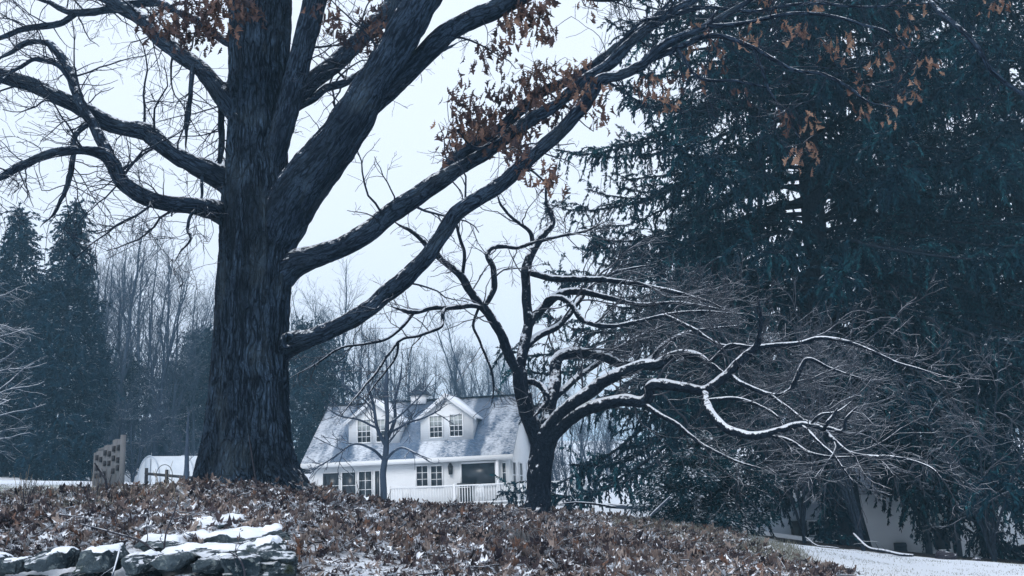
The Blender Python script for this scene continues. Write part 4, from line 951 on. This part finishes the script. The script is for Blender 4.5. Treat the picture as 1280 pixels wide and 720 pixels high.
# deck with railing
yd = -2.6; xa = hp(486, 610, yd)[0]; xb = hp(716, 610, yd)[0]
mb = MB(); mb.box(xa, yd, -.16, xb, -.003, -.01); mb.box(.18, -.003, -.16, xb, 3.2, -.01); mb.box(xa+.1, yd+.1, -1.3, xb-.1, yd+.16, -.16)
mb.build('deck', MT['white'], house)
def railing(a, b, zt=1.0):
    a = np.array(a, float); b = np.array(b, float); L = np.linalg.norm(b-a); d = (b-a)/L
    mb = MB()
    ax_ = 0 if abs(d[0]) > .5 else 1
    lo, hi = min(a[ax_], b[ax_]), max(a[ax_], b[ax_])
    def rb(l, h, z0, z1, w):
        if ax_ == 0: mb.box(l, a[1]-w/2, z0, h, a[1]+w/2, z1)
        else: mb.box(a[0]-w/2, l, z0, a[0]+w/2, h, z1)
    rb(lo, hi, zt-.07, zt, .13); rb(lo, hi, .10, .16, .06)
    n = int(L/.135)
    for k in range(1, n):
        x = lo+(hi-lo)*k/n; rb(x-.018, x+.018, .16, zt-.07, .036)
    r = mb.build('railing', MT['white'], house)
    for k in range(int(L/3.4)+1):
        x = lo+min(k*3.4, L)
        p = MB()
        if ax_ == 0: p.box(x-.055, a[1]-.075, -.5, x+.055, a[1]-.067+.142, zt+.06)
        else: p.box(a[0]-.075, x-.055, -.5, a[0]+.075, x+.055, zt+.06)
        p.build('post', MT['white'], r)
railing((xa, yd+.06, 0), (xb-.13, yd+.06, 0)); railing((xb-.06, yd+.14, 0), (xb-.06, 3.2, 0))
# low wing on the left
mb = MB(); mb.box(xl-3.0, .8, -1.2, xl-.02, 4.8, .75); mb.build('side_wing', MT['siding'], house)
mb = MB(); mb.prism([(.3, .70), (.3, .84), (2.8, 2.05), (5.3, .84), (5.3, .70), (2.8, 1.9)], 'x', xl-3.3, xl-.37); mb.build('wing_roof', MT['snow'], house)
# ------------------------------------------------------------------ patio chair behind the railing
def chair(px, rot, label):
    x, _ = hp(px, 625, -1.3); w = HO+hx*x+hy*-1.3
    c = thing('patio_chair', label, 'chair', w+np.array([0, 0, -.008]), rot-PHI, None)
    b = MB()
    for k in range(5): b.box(-.24+k*.1, -.25, .40, -.16+k*.1, .22, .425)
    b.build('seat', MT['white'], c)
    b = MB()
    for k in range(5): b.box(-.24+k*.1, .20, .45, -.16+k*.1, .225, .95)
    b.box(-.25, .226, .88, .25, .25, .94); b.build('backrest', MT['white'], c)
    for sx_ in (-.25, .21):
        for sy_ in (-.24, .18):
            b = MB(); b.box(sx_, sy_, 0, sx_+.04, sy_+.04, .398); b.build('leg', MT['white'], c)
    return c
chair(508, .3, 'white slatted patio chair on the deck, left of the double window')
chair(604, 2.6, 'white slatted patio chair on the deck, right of the barbecue grill')

# ------------------------------------------------------------------ shed, garage, hoop house
MT['shedwall'] = m_plain('pale_shed_boards', (.42, .48, .55), .7, .1, 3)
MT['brown'] = m_plain('brown_door_paint', (.075, .055, .055), .5, .2, 5)
MT['darkpost'] = m_plain('dark_post_paint', (.045, .06, .075), .6, .2, 6)
so_ = PG(1002, 40); so_[2] -= .05
shed = thing('garden_shed', 'pale blue shed with snowy roof half hidden between shrub and spruce trunk', 'shed', so_)
mb = MB(); mb.box(-1.35, 0, -.3, 1.35, 2.6, 1.55); mb.prism([(.0, 1.55), (2.6, 1.55), (1.3, 2.35)], 'x', -1.35, 1.35); mb.build('wall', MT['shedwall'], shed)
mb = MB(); mb.prism([(-.3, 1.38), (-.3, 1.5), (1.3, 2.52), (2.9, 1.5), (2.9, 1.38), (1.3, 2.40)], 'x', -1.6, 1.6); mb.build('roof', MT['snow'], shed)
window(shed, .15, .1, .62, .62, -.002, 2, 2, fw=.05)
mb = MB(); mb.box(-.55, -.35, -.28, -.02, -.02, .62); mb.box(-.58, -.38, .62, .01, -.01, .67); bo = mb.build('bin', MT['lampmetal']); bo.location = so_
props(bo, 'black box shaped bin standing against the pale shed wall', 'bin')
go_ = PG(1165, 38); go_[2] -= .02
gar = thing('white_garage', 'low white building with dark posts and a brown door beyond the lawn', 'building', go_)
def gxp(px): return P(px, 690, 38)[0]-go_[0]
mb = MB(); mb.box(gxp(1080), 0, -.4, gxp(1290), 5, 2.6); mb.prism([(0, 2.6), (5, 2.6), (2.5, 4.0)], 'x', gxp(1080), gxp(1290)); mb.build('wall', MT['white'], gar)
mb = MB(); mb.prism([(-.5, 2.35), (-.5, 2.5), (2.5, 4.2), (5.5, 2.5), (5.5, 2.35), (2.5, 4.05)], 'x', gxp(1074), gxp(1296)); mb.build('roof', MT['shingle'], gar)
for a, b in ((1157, 1164), (1192, 1201), (1226, 1230)):
    mb = MB(); mb.box(gxp(a), -.14, -.4, gxp(b), -.003, 2.4); mb.build('post', MT['darkpost'], gar)
window(gar, gxp(1168), .25, gxp(1189), 1.7, -.002, 1, 2, fw=.05, reflection=True)
mb = MB(); mb.box(gxp(1233), -.06, -.1, gxp(1250), -.003, 1.95); dr = mb.build('door', MT['brown'], gar)
mb = MB()
for a in (0, 1):
    for b in (0, 1, 2):
        w_ = (gxp(1250)-gxp(1233)); x_ = gxp(1233)+.07+a*w_*.48; mb.box(x_, -.085, .08+b*.62, x_+w_*.36, -.0605, .55+b*.62)
mb.build('panel', MT['darkpost'], dr)
mb = MB(); mb.box(gxp(1118), -.25, -.3, gxp(1131), -.01, .55)
for k in range(4): mb.box(gxp(1118), -.29, -.2+k*.2, gxp(1131), -.255, -.1+k*.2)
cr = mb.build('wooden_crate', MT['darkpost']); cr.location = go_; props(cr, 'dark slatted crate leaning at the left part of the low white building', 'crate')
# hoop house
ho = PG(206, 47)
hoop = thing('hoop_house', 'white plastic covered hoop greenhouse left of the big oak trunk', 'greenhouse', ho, math.radians(-14))
t = NT('greenhouse_plastic'); t.col(t.mix(t.noise(t.obj(), 1.4, 4), (.42, .48, .55), (.74, .79, .84)), .5); MT['plastic'] = t.m
an = np.linspace(0, PI, 22); R1, R2 = 1.9, 1.6
mb = MB(); cs = np.stack([np.zeros(22), -np.cos(an)*R1, np.maximum(np.sin(an), 0)**.8*R2], 1)
v = np.concatenate([cs, cs+[6, 0, 0]]); j = np.arange(21); mb.add(v, np.stack([j, j+1, j+23, j+22], 1))
for e, rv in ((0, 0), (22, 1)):
    c0 = np.arange(22)+e; mb.f.setdefault(22, []).append((np.array([c0[::-1] if not rv else c0]), 0))
mb.build('cover', MT['plastic'], hoop, smooth=False)
for x_ in (-.01, 1.5, 3, 4.5, 6.01):
    mb = MB(); c2 = cs*1.008+[x_, 0, 0]; tubes(mb, c2[None], np.full((1, 22), .03), 6); mb.build('rib', MT['shedwall'], hoop)
mb = MB(); mb.box(-.07, -.42, 0, -.035, .42, 1.5)
mb.build('door', MT['shedwall'], hoop); hoop.rotation_euler = (0, 0, math.radians(35)); hoop.location = P(185, 607, 45)+np.array([0, 0, -.3])
# wooden screen with square pegs
MT['grey_wood'] = m_plain('weathered_wood', (.14, .145, .155), .8, .25, 12, bump=.3)
MT['grey_wood_dark'] = m_plain('dark_wood', (.035, .035, .04), .8, .25, 12)
sa = P(119, 606, 29); sb = P(151, 606, 26); sa[2] = sb[2] = min(gz(*sa[:2]), gz(*sb[:2]))-.05
scr = thing('wooden_screen', 'weathered plank screen with rows of dark blocks standing on the left lawn', 'fence', sa, math.atan2(sb[1]-sa[1], sb[0]-sa[0]))
L = np.linalg.norm((sb-sa)[:2]); nb_ = 6
def ztop(px, py, Y): return P(px, py, Y)[2]-sa[2]
for k in range(nb_):
    f0 = k/nb_; h = ztop(119+32*(f0+.08), 566-22*(f0+.08)+(k % 2)*3, 29-3*(f0+.08))
    mb = MB(); mb.box(L*f0+.02, -.03, 0, L*(f0+1/nb_)-.02, .03, h); b_ = mb.build('board', MT['grey_wood'], scr)
    for q_ in range(3):
        if (k*5+q_*3) % 7 == 1: continue
        zz = h*(.42+.20*q_)+.035*math.sin(k*9+q_*4); mb = MB(); mb.box(L*f0+L/nb_*.38, -.08, zz-.07, L*f0+L/nb_*.80, -.031, zz+.07); mb.build('block', MT['grey_wood_dark'], b_)
for x_, hh in ((-.06, ztop(118, 566, 29)), (L+.06, ztop(153, 544, 26))):
    mb = MB(); mb.box(x_-.06, -.06, -.2, x_+.06, .06, hh); mb.build('post', MT['grey_wood'], scr)
mb = MB(); mb.box(0, .031, .4, L, .07, .5); mb.box(0, .031, 1.2, L, .07, 1.3); mb.build('rail', MT['grey_wood'], scr)
# rail fence and arch hoop
ra = P(182, 592, 36); rb_ = P(262, 599, 34)
rf = thing('rail_fence', 'single dark rail fence on posts in front of the hoop house', 'fence', (ra[0], ra[1], gz(ra[0], ra[1])-.1))
o_ = np.array(rf.location); mb = MB(); mb.bar(ra-o_, rb_-o_, .055, 6); mb.build('rail', MT['grey_wood_dark'], rf)
for k in (0, .33, .66, 1):
    q_ = ra+(rb_-ra)*k; mb = MB(); mb.bar((q_[0]-o_[0], q_[1]-o_[1]+.08, 0), (q_[0]-o_[0], q_[1]-o_[1]+.08, q_[2]-o_[2]+.2), .06, 6); mb.build('post', MT['grey_wood_dark'], rf)
aq = P(205, 602, 33); mb = MB(); an = np.linspace(-.2, PI+.2, 24); w_ = .27
tubes(mb, np.stack([np.cos(an)*w_, an*0, np.sin(an)*w_*1.3+.2], 1)[None], np.full((1, 24), .012), 6)
for s in (-1, 1): mb.bar((s*w_*.98, 0, .15), (s*w_*.98, 0, -.6), .012)
ar = mb.build('garden_arch', MT['lampmetal']); ar.location = aq; props(ar, 'thin dark garden hoop in front of the rail fence', 'garden hoop')
# low log rail right of the apple trunk
# ------------------------------------------------------------------ fallen leaves on the mound
rl = np.random.default_rng(101)
def scatter(n, lo, hi, poly=ZONE):
    x = lo[0]+(hi[0]-lo[0])*rl.random(n); y = lo[1]+(hi[1]-lo[1])*rl.random(n)
    jx = x+(fbm(np.stack([x, y, 0*x], 1)*1.3, 2, 9)-.5)*1.2; jy = y+(fbm(np.stack([x, y, 0*x], 1)*1.3, 2, 15)-.5)*1.2
    k = in_poly(jx, jy, poly); return x[k], y[k]
def litter(n, lo, hi, tm, size, dens_noise=True):
    x, y = scatter(n, lo, hi)
    # thinner where snow patches lie, and on the right part of the mound
    f = fbm(np.stack([x, y, 0*x], 1)*1.8, 3, 200); px_ = x/np.maximum(y, 1)
    keep = rl.random(len(x)) < np.clip((.64-f)*5, .22, 1)*np.where((x < -1.4) & (y < 12), .62, 1)
    x, y = x[keep], y[keep]; N = len(x)
    z = ground(x, y)+rl.random(N)**1.6*.075+.005
    z = z+(.05*np.exp(-((np.hypot(x-OAKO[0], y-OAKO[1])-.6)/.45)**2)+.08*np.exp(-((np.hypot(x-AO[0], y-AO[1]))/.5)**2))*rl.random(N)
    tilt = rl.normal(size=(N, 3))*np.array([.52, .52, 0])+np.array([0, 0, 1.])
    az = rl.random(N)*6.283; D = np.stack([np.cos(az), np.sin(az), rl.normal(size=N)*.22], 1)
    # leaf colour drifts a little from place to place
    tint = np.clip(rl.random(N)*.85+(fbm(np.stack([x, y, 0*x], 1)*.9, 2, 55)-.5)*.5, 0, .93)
    tint = np.where(rl.random(N) < .05, 1.0, tint)
    return np.stack([x, y, z], 1), D, tilt, size*(.45+1.15*rl.random(N)**1.3), tint
mb = MB()
for k, (cu, fo) in enumerate([(.9, .8), (-1.0, .6), (1.3, 1.3), (-.4, 1.2), (.5, -.8)]):
    leaves(mb, *litter(27000, (-8.5, 5.8), (9, 12.2), None, .10), leaf_template(LOB, cu, fo))
    leaves(mb, *litter(18000, (-13, 12.2), (9, 18.5), None, .105), leaf_template(LOB2, cu, fo))
lo_ = mb.build('leaf_litter', MT['litter']); props(lo_, 'brown curled oak leaves covering the mound, dusted with snow', 'fallen leaves', kind='stuff')
print('litter verts', mb.n)

x, y = scatter(900, (-8.5, 6), (9, 16)); n = len(x); z = ground(x, y)+.07; az = rl.random(n)*6.28; L_ = .12+.35*rl.random(n)**2; tt = np.linspace(-1, 1, 6)
S = np.stack([x[:, None]+np.cos(az)[:, None]*L_[:, None]*tt, y[:, None]+np.sin(az)[:, None]*L_[:, None]*tt, z[:, None]+rl.normal(size=(n, 1))*.06*tt+np.cumsum(rl.normal(size=(n, 6))*.012, 1)], -1)
S[..., :2] += np.cumsum(rl.normal(size=(n, 6, 2))*.012, 1)
mb = MB(); tubes(mb, S, (.002+.006*rl.random((n, 1))**2)*np.linspace(1, .6, 6), 5); o = mb.build('fallen_twigs', MT['appletwig'], None, smooth=True); props(o, 'thin dead twigs strewn among the fallen leaves', 'twigs', kind='stuff')
# ------------------------------------------------------------------ dry stone wall
t = NT('wall_stone'); p = t.obj(); n = t.noise(p, 3., 5, .65); n2 = t.noise(p, 16., 5, .7)
c = t.mix(t.smooth(n, .35, .65), (.012, .024, .034), (.085, .115, .135)); c = t.mix(t.smooth(n2, .53, .66), c, (.21, .25, .255)); c = t.mix(t.smooth(t.noise(p, 5., 3), .62, .75), c, (.05, .065, .045))
k = t.smooth(t.math('ADD', t.nz(), t.math('MULTIPLY', t.math('SUBTRACT', t.noise(t.pos(), 7., 4), .5), 1.1)), .86, 1.04)
t.col(t.mix(k, c, SNOW), .85); t.bump(t.math('ADD', n2, t.math('MULTIPLY', n, .5)), 1.0, .06); MT['stone'] = t.m
wall = thing('stone_wall', 'low dry wall of flat grey stones capped with snow in the lower left corner', 'wall', (-2.8, 7.3, .55))
WO = np.array(wall.location); rs = np.random.default_rng(8)
def cube_grid(n):
    """unit rounded cube with n x n cells a side"""
    bm = bmesh.new(); bmesh.ops.create_cube(bm, size=2); bmesh.ops.subdivide_edges(bm, edges=bm.edges[:], cuts=n, use_grid_fill=True)
    v = np.array([q.co[:] for q in bm.verts]); f = np.array([[q.index for q in g_.verts] for g_ in bm.faces]); bm.free(); return v, f
CV, CF = cube_grid(19)
def stone(cx, cy, cz, sx, sy, sz, rot=0, seed=0, tilt=(0, 0), power=11, name='stone', parent=wall, snowcap=0):
    v = CV.copy(); l = (np.abs(v)**power).sum(1)**(1/power); v = v/l[:, None]
    # chamfer by random planes so that it reads as a split slab
    r_ = np.random.default_rng(seed+1000)
    for k in range(15):
        nn = norm(r_.normal(size=3)*np.array([1, 1, .5])); d = .70+.3*r_.random()
        o = v@nn-d; v = v-np.maximum(o, 0)[:, None]*nn*.9
    v = v*np.array([sx, sy, sz])
    v = v+(np.stack([fbm(v*6+seed*3.1+a*17, 4, seed+a) for a in range(3)], 1)-.5)*np.array([.10, .10, .07])
    v = v+(np.stack([fbm(v*22+seed*3.1+a*17, 3, seed+a) for a in range(3)], 1)-.5)*.035
    st_ = np.abs(2*vn(np.stack([v[:, 2]*38+v[:, 0]*3, v[:, 0]*1.5, v[:, 1]*1.5+seed], 1), seed)-1); v[:, :2] *= (1-.06*(1-st_))[:, None]
    ca, sa_ = math.cos(rot), math.sin(rot)
    v[:, 2] += v[:, 0]*tilt[0]+v[:, 1]*tilt[1]
    v = np.stack([v[:, 0]*ca-v[:, 1]*sa_, v[:, 0]*sa_+v[:, 1]*ca, v[:, 2]], 1)+np.array([cx, cy, cz])-WO
    mb = MB(); mb.add(v, CF); o = mb.build(name, MT['stone'], parent, smooth=True); o.data.set_sharp_from_angle(angle=.45)
    if snowcap:
        # a soft blanket following the upper side of this stone
        up = v.copy(); keep = np.zeros(len(v), bool); zc = v[:, 2]
        top = CV[:, 2] > .99; keep = top
        idx = -np.ones(len(v), int); idx[keep] = np.arange(keep.sum())
        f = CF[keep[CF].all(1)]
        e = np.maximum(np.abs(CV[keep, 0]), np.abs(CV[keep, 1])); th = snowcap*(1-np.clip((e-.55)/.45, 0, 1)**2)*(.5+fbm(v[keep]*5, 3, seed))
        th -= .03*np.clip((fbm(v[keep]*4.5, 3, seed+70)-.52)*6, 0, 2)
        tp = v[keep].copy(); tp[:, 2] += th-.002
        mb = MB(); mb.add(tp, idx[f]); mb.build('snow_cap', MT['snow'], o, smooth=True)
    return o
sd_ = 0
YF = 7.15
# courses of the front face, bottom to top; the last one is the row of top stones seen in the photo
z0 = P(180, 722, YF)[2]
for r_i, (zc, hh) in enumerate([(z0-.50, .11), (z0-.29, .10), (z0-.09, .095)]):
    x = -5.6+.2*(r_i % 2)
    while x < P(345, 700, YF)[0]-.05:
        w_ = .22+.26*rs.random(); w_ = min(w_, P(352, 700, YF)[0]-x)
        sd_ += 1
        if w_ > .1: stone(x+w_/2, YF+.30+.04*rs.random(), zc+.02*rs.random(), w_/2*.98, .36, hh, rs.normal()*.05, sd_, (rs.normal()*.05, 0))
        x += w_
for (pa, pb, pyt, pyb) in [(-140, -80, 698, 716), (-82, -10, 695, 716), (-12, 22, 698, 716), (22, 82, 691, 712), (84, 137, 686, 712), (139, 182, 697, 716), (184, 226, 693, 712), (226, 288, 697, 714)]:
    a = P(pa, pyt, YF); b = P(pb, pyb, YF); sd_ += 1
    stone((a[0]+b[0])/2, YF+.25, (a[2]+b[2])/2, (b[0]-a[0])/2*1.02, .34, abs(a[2]-b[2])/2*1.05, rs.normal()*.06, sd_, (rs.normal()*.08, .02), snowcap=.008)
# right end of the wall: two corner stones under big slabs
for (px, py, Y, sx, sy, sz, ro, ti) in [(306, 711, 7.3, .14, .28, .09, .1, 0), (345, 697, 7.45, .14, .33, .055, .25, 0), (346, 713, 7.45, .14, .36, .085, .15, 0), (330, 728, 7.4, .25, .36, .08, 0, 0)]:
    c = P(px, py, Y); sd_ += 1; stone(c[0], c[1], c[2], sx, sy, sz, ro, sd_, (ti, 0))
for (px, py, Y, sx, sy, sz, ro, tx, ty) in [(262, 692, 7.72, .50, .36, .045, .05, .02, .03), (334, 687, 7.72, .16, .30, .065, .3, .05, .02), (296, 674, 8.3, .46, .40, .05, -.1, .02, .03), (345, 669, 8.35, .15, .26, .06, .2, -.02, .02), (262, 660, 8.7, .33, .22, .05, .3, .08, .05), (215, 682, 8.05, .30, .26, .05, .2, 0, .02)]:
    c = P(px, py, Y); sd_ += 1; stone(c[0], c[1], c[2], sx, sy, sz, ro, sd_, (tx, ty), snowcap=.035)
# ------------------------------------------------------------------ weeds, sticks, grass
MT['straw'] = m_plain('dry_stalk', (.22, .19, .15), .8, .3, 6)
MT['darkstalk'] = m_twig('dark_stalk', (.04, .035, .04), (.10, .075, .07), snow=(.75, 1.0), amt=.7)
def weed(name, label, loc, H, seed, ns=5, mat='straw', group=None, lean=.25, cat='weed', tw=2.5, tl=(.08, .25)):
    r = np.random.default_rng(seed); root = thing(name, label, cat, loc, 0, group)
    m = 9; t = np.linspace(0, 1, m); S = np.zeros((ns, m, 3))
    az = r.random(ns)*6.283; ln = lean*r.random(ns)*H; h = H*(.55+.45*r.random(ns))
    w = np.cumsum(r.normal(size=(ns, m, 2))*.018*H, 1)
    S[..., 0] = np.cos(az)[:, None]*(.03+ln[:, None]*t**1.5)+w[..., 0]*t; S[..., 1] = np.sin(az)[:, None]*(.03+ln[:, None]*t**1.5)+w[..., 1]*t; S[..., 2] = h[:, None]*t-.03
    R = np.full((ns, m), .0045)*np.linspace(1, .5, m)
    mb = MB(); tubes(mb, S, R, 4)
    a = sprout(S, R, tw, (25, 55), tl, 5, .12, (0, 0, .1), .3, 1, .7, rng=r, rmin=.002); tubes(mb, a[0], a[1]*.8, 3)
    mb.build('stems', MT[mat], root, smooth=True); return root
WGp = 'dry weed stalks standing on the leafy mound'
w1 = weed('dry_weed', 'pale dry weed stalks standing in the leaves left of the oak', PG(30, 12.5), .55, 1, 6, group=WGp)
w2 = weed('dry_weed', 'dark dry weed stalks standing among the fallen leaves', PG(120, 12), .45, 2, 5, mat='darkstalk', group='dark weed stalks on the mound')
for k in range(46):
    px = rs.choice([rs.uniform(-40, 250), rs.uniform(390, 700), rs.uniform(700, 930), rs.uniform(-40, 160)]); Y = rs.uniform(10, 13.5) if px < 260 else (rs.uniform(12.5, 15.5) if px < 700 else rs.uniform(12.5, 16.5))
    d = k % 3 == 0 and px < 260
    dup(w1 if d else w2, PG(px, Y), rs.random()*6.28, .5+.6*rs.random(), None)
# brambles beside the wall
def bramble(name, label, pts, r0, cat='sapling', dens=3, ln=(.1, .4), mat='darkstalk', origin=None, n=30, grp=None, up=.05):
    q = resample([np.append(PG(a, Y, b) if abs(b) < 2 else P(a, b, Y), r0*h) for a, b, h, Y in pts], n)
    o = q[0, :3]; root = thing(name, label, cat, o, 0, grp); mb = MB()
    tubes(mb, q[None, :, :3]-o, q[None, :, 3], 7, cap=True); a = sprout(q[None, :, :3]-o, q[None, :, 3], dens, (30, 65), ln, 7, .16, (0, 0, up), .1, 1, .6, rmin=.003); b = sprout(a[0], a[1], dens*1.2, (30, 60), (ln[0]*.4, ln[1]*.5), 5, .16, (0, 0, up), .2, 1, .7, rmin=.002)
    tubes(mb, a[0], a[1], 4); tubes(mb, b[0], b[1], 3)
    mb.build('stem', MT[mat], root, smooth=True)
    return root
bramble('bramble', 'dark arching bramble sprawled over the back of the stone wall', [(195, 690, 1, 7.6), (175, 676, 1, 7.7), (150, 668, .9, 7.8), (120, 660, .8, 8), (100, 655, .5, 8.1)], .008, 'bramble', 6, (.15, .5))
bramble('bramble', 'dark bramble rising beside the snow-covered slabs of the wall', [(205, 690, 1, 7.7), (208, 665, .9, 7.7), (218, 640, .8, 7.8), (224, 620, .6, 7.9)], .007, 'bramble', 6, (.1, .35))
bramble('bramble', 'pale thin bramble stem hanging over the front of the stone wall', [(150, 684, 1, 7.0), (146, 700, 1, 6.85), (140, 722, 1, 6.8), (136, 740, .8, 6.8)], .006, 'bramble', 1, (.1, .2), mat='snowtwig')
bramble('bramble', 'dark bramble curling down over the corner of the stone wall', [(288, 690, 1, 7.1), (300, 700, 1, 6.95), (306, 718, 1, 6.9), (302, 740, .8, 6.9)], .006, 'bramble', 3, (.1, .25))
bramble('sapling', 'thin forked sapling in front of the wooden screen', [(133, 612, 1, 12.6), (132, 600, 1, 12.6), (124, 588, .8, 12.6), (118, 578, .5, 12.5)], .014, 'sapling', 3, (.15, .5))
bramble('sapling', 'thin whip of a sapling growing against the foot of the oak trunk', [(322, 612, 1, 12.7), (318, 590, .9, 12.7), (314, 565, .7, 12.7), (311, 545, .4, 12.7)], .010, 'sapling', 2, (.15, .4))
bramble('fallen_branch', 'fallen forked branch lying down the snowy lawn under the spruce', [(1062, .35, .8, 21.5), (1078, .12, .9, 20), (1098, .06, 1, 18.5), (1116, .04, 1, 17.6), (1132, .05, .8, 17.2)], .03, 'branch', 2.2, (.2, .6), mat='apple')
bramble('fallen_branch', 'thin stick lying on the snowy lawn left of the spruce', [(1002, .2, .8, 21.6), (1015, .05, 1, 20.4), (1030, .03, 1, 19.6), (1042, .03, .6, 19.4)], .016, 'branch', 1.5, (.1, .35), mat='apple')
bramble('fallen_branch', 'pale leaning stick at the left foot of the evergreen shrub', [(812, 646, 1, 18.5), (822, 636, 1, 18.5), (838, 621, .8, 18.5)], .022, 'branch', .1, (.1, .2), mat='snowtwig')
bramble('fallen_branch', 'brushy dead branch lying on the mound right of the apple trunk', [(770, 634, 1, 17.5), (745, 630, 1, 17.6), (720, 628, .8, 17.8), (700, 630, .5, 18)], .022, 'branch', 7, (.2, .7), mat='apple')
rr_ = bramble('log_rail', 'pale log lying level between the apple tree and the evergreen shrub', [(757, 632, 1, 24), (790, 634, 1, 24), (818, 633, 1, 24)], .06, 'log', .01, (.1, .2), mat='snowtwig')
for (px, py, Y, s) in [(1172, 705, 17.6, .16), (1210, 707, 18, .07)]:
    c = PG(px, Y, s*.25); v = norm(CV)*np.array([s, s*.8, s*.5]); v = v+(np.stack([fbm(v*14+a*9, 3, a) for a in range(3)], 1)-.5)*s*.8
    mb = MB(); mb.add(v, CF); o = mb.build('clod', MT['darkstalk'], None, smooth=True); o.location = c
    props(o, 'dark clump of earth on the snowy lawn, ' + ('the larger one' if s > .1 else 'the smaller one, farther right'), 'clump')
def blades(name, label, poly, n, hl, mat, seed, wd=.006):
    r = np.random.default_rng(seed); lo = poly.min(0); hi = poly.max(0)
    x = lo[0]+(hi[0]-lo[0])*r.random(n); y = lo[1]+(hi[1]-lo[1])*r.random(n); k = in_poly(x, y, poly); x, y = x[k], y[k]
    f = fbm(np.stack([x, y, 0*x], 1)*1.5, 3, 91); k = r.random(len(x)) < np.clip((f-.40)*6, .03, 1); x, y = x[k], y[k]; N = len(x)
    z = ground(x, y)-.005; C = np.stack([x, y, z], 1); D = norm(np.stack([r.normal(size=N)*.45, r.normal(size=N)*.45, np.ones(N)], 1)); h = hl[0]+(hl[1]-hl[0])*r.random(N)
    mb = MB(); kites(mb, C, D, h, np.full(N, wd), r.random(N), r); o = mb.build(name, MT[mat], None); props(o, label, 'grass', kind='stuff'); return o
MT['grass'] = m_needle('winter_grass', (.11, .11, .08), (.24, .23, .17), (.38, .36, .29))
blades('lawn_grass', 'sparse winter grass poking through the snow of the right lawn', np.array([P(*q)[:2] for q in [(880, 668, 20), (990, 680, 21), (1160, 700, 20.5), (1330, 712, 19.5), (1330, 740, 12.5), (1050, 725, 12.5), (985, 697, 15)]]), 12000, (.02, .045), 'grass', 5, .006)
blades('lawn_grass', 'short green grass showing through thin snow on the left lawn', np.array([P(*q)[:2] for q in [(-120, 622, 18), (150, 618, 18), (165, 608, 30), (-120, 607, 30)]]), 16000, (.03, .07), 'grass', 6, .012)
blades('verge_grass', 'taller straw coloured grass along the edge of the leafy mound', np.array([P(*q)[:2] for q in [(760, 646, 15.5), (790, 646, 18), (880, 665, 18), (990, 690, 16), (1030, 708, 14), (1010, 722, 12.5), (950, 690, 14)]]), 16000, (.06, .2), 'grass', 7, .006)
blades('mound_grass', 'dry grass tufts among the leaves at the left side of the mound', np.array([P(*q)[:2] for q in [(-100, 640, 11), (-100, 628, 13), (160, 614, 13.5), (230, 620, 12.5), (120, 650, 10)]]), 4500, (.06, .24), 'grass', 8, .006)
# dried fern tuft on the slope
for (px, py, Y, lab) in [(652, 690, 9.9, 'tuft of dark dried fern fronds hanging on the leaf slope under the apple tree'), (572, 676, 10.5, 'dark dried fern tuft on the leaf slope left of the apple tree')]:
    root = thing('dried_fern', lab, 'fern', PG(px, Y, .02)); r = np.random.default_rng(px); n = 42; m = 7; t = np.linspace(0, 1, m)
    az = r.normal(size=n)*.9-PI/2; ln = .16+.14*r.random(n); S = np.zeros((n, m, 3))
    S[..., 0] = np.cos(az)[:, None]*ln[:, None]*t; S[..., 1] = np.sin(az)[:, None]*ln[:, None]*t*.8; S[..., 2] = .17*np.sin(t*2.6)[None]*(.6+.6*r.random((n, 1)))-.06*t
    mb = MB(); tubes(mb, S, np.full((n, m), .006)*np.linspace(.6, .4, m), 4); mb.build('fronds', MT['darkstalk' if px < 600 else 'grey_wood'], root, smooth=True)
# ------------------------------------------------------------------ winter haze
hz = bpy.data.materials.new('haze_air'); hz.use_nodes = True; nt = hz.node_tree
for n_ in list(nt.nodes):
    if n_.type == 'BSDF_PRINCIPLED': nt.nodes.remove(n_)
pv = nt.nodes.new('ShaderNodeVolumePrincipled'); pv.inputs['Color'].default_value = (.42, .76, 1.0, 1); pv.inputs['Density'].default_value = HAZE
nt.links.new(pv.outputs[0], [n_ for n_ in nt.nodes if n_.type == 'OUTPUT_MATERIAL'][0].inputs['Volume'])
if HAZE > 0:
    mb = MB(); mb.box(-600, -600, float(Z.min())-1, 600, 600, 40); h_ = mb.build('haze', hz); props(h_, 'thin pale blue winter haze', 'haze', kind='stuff')
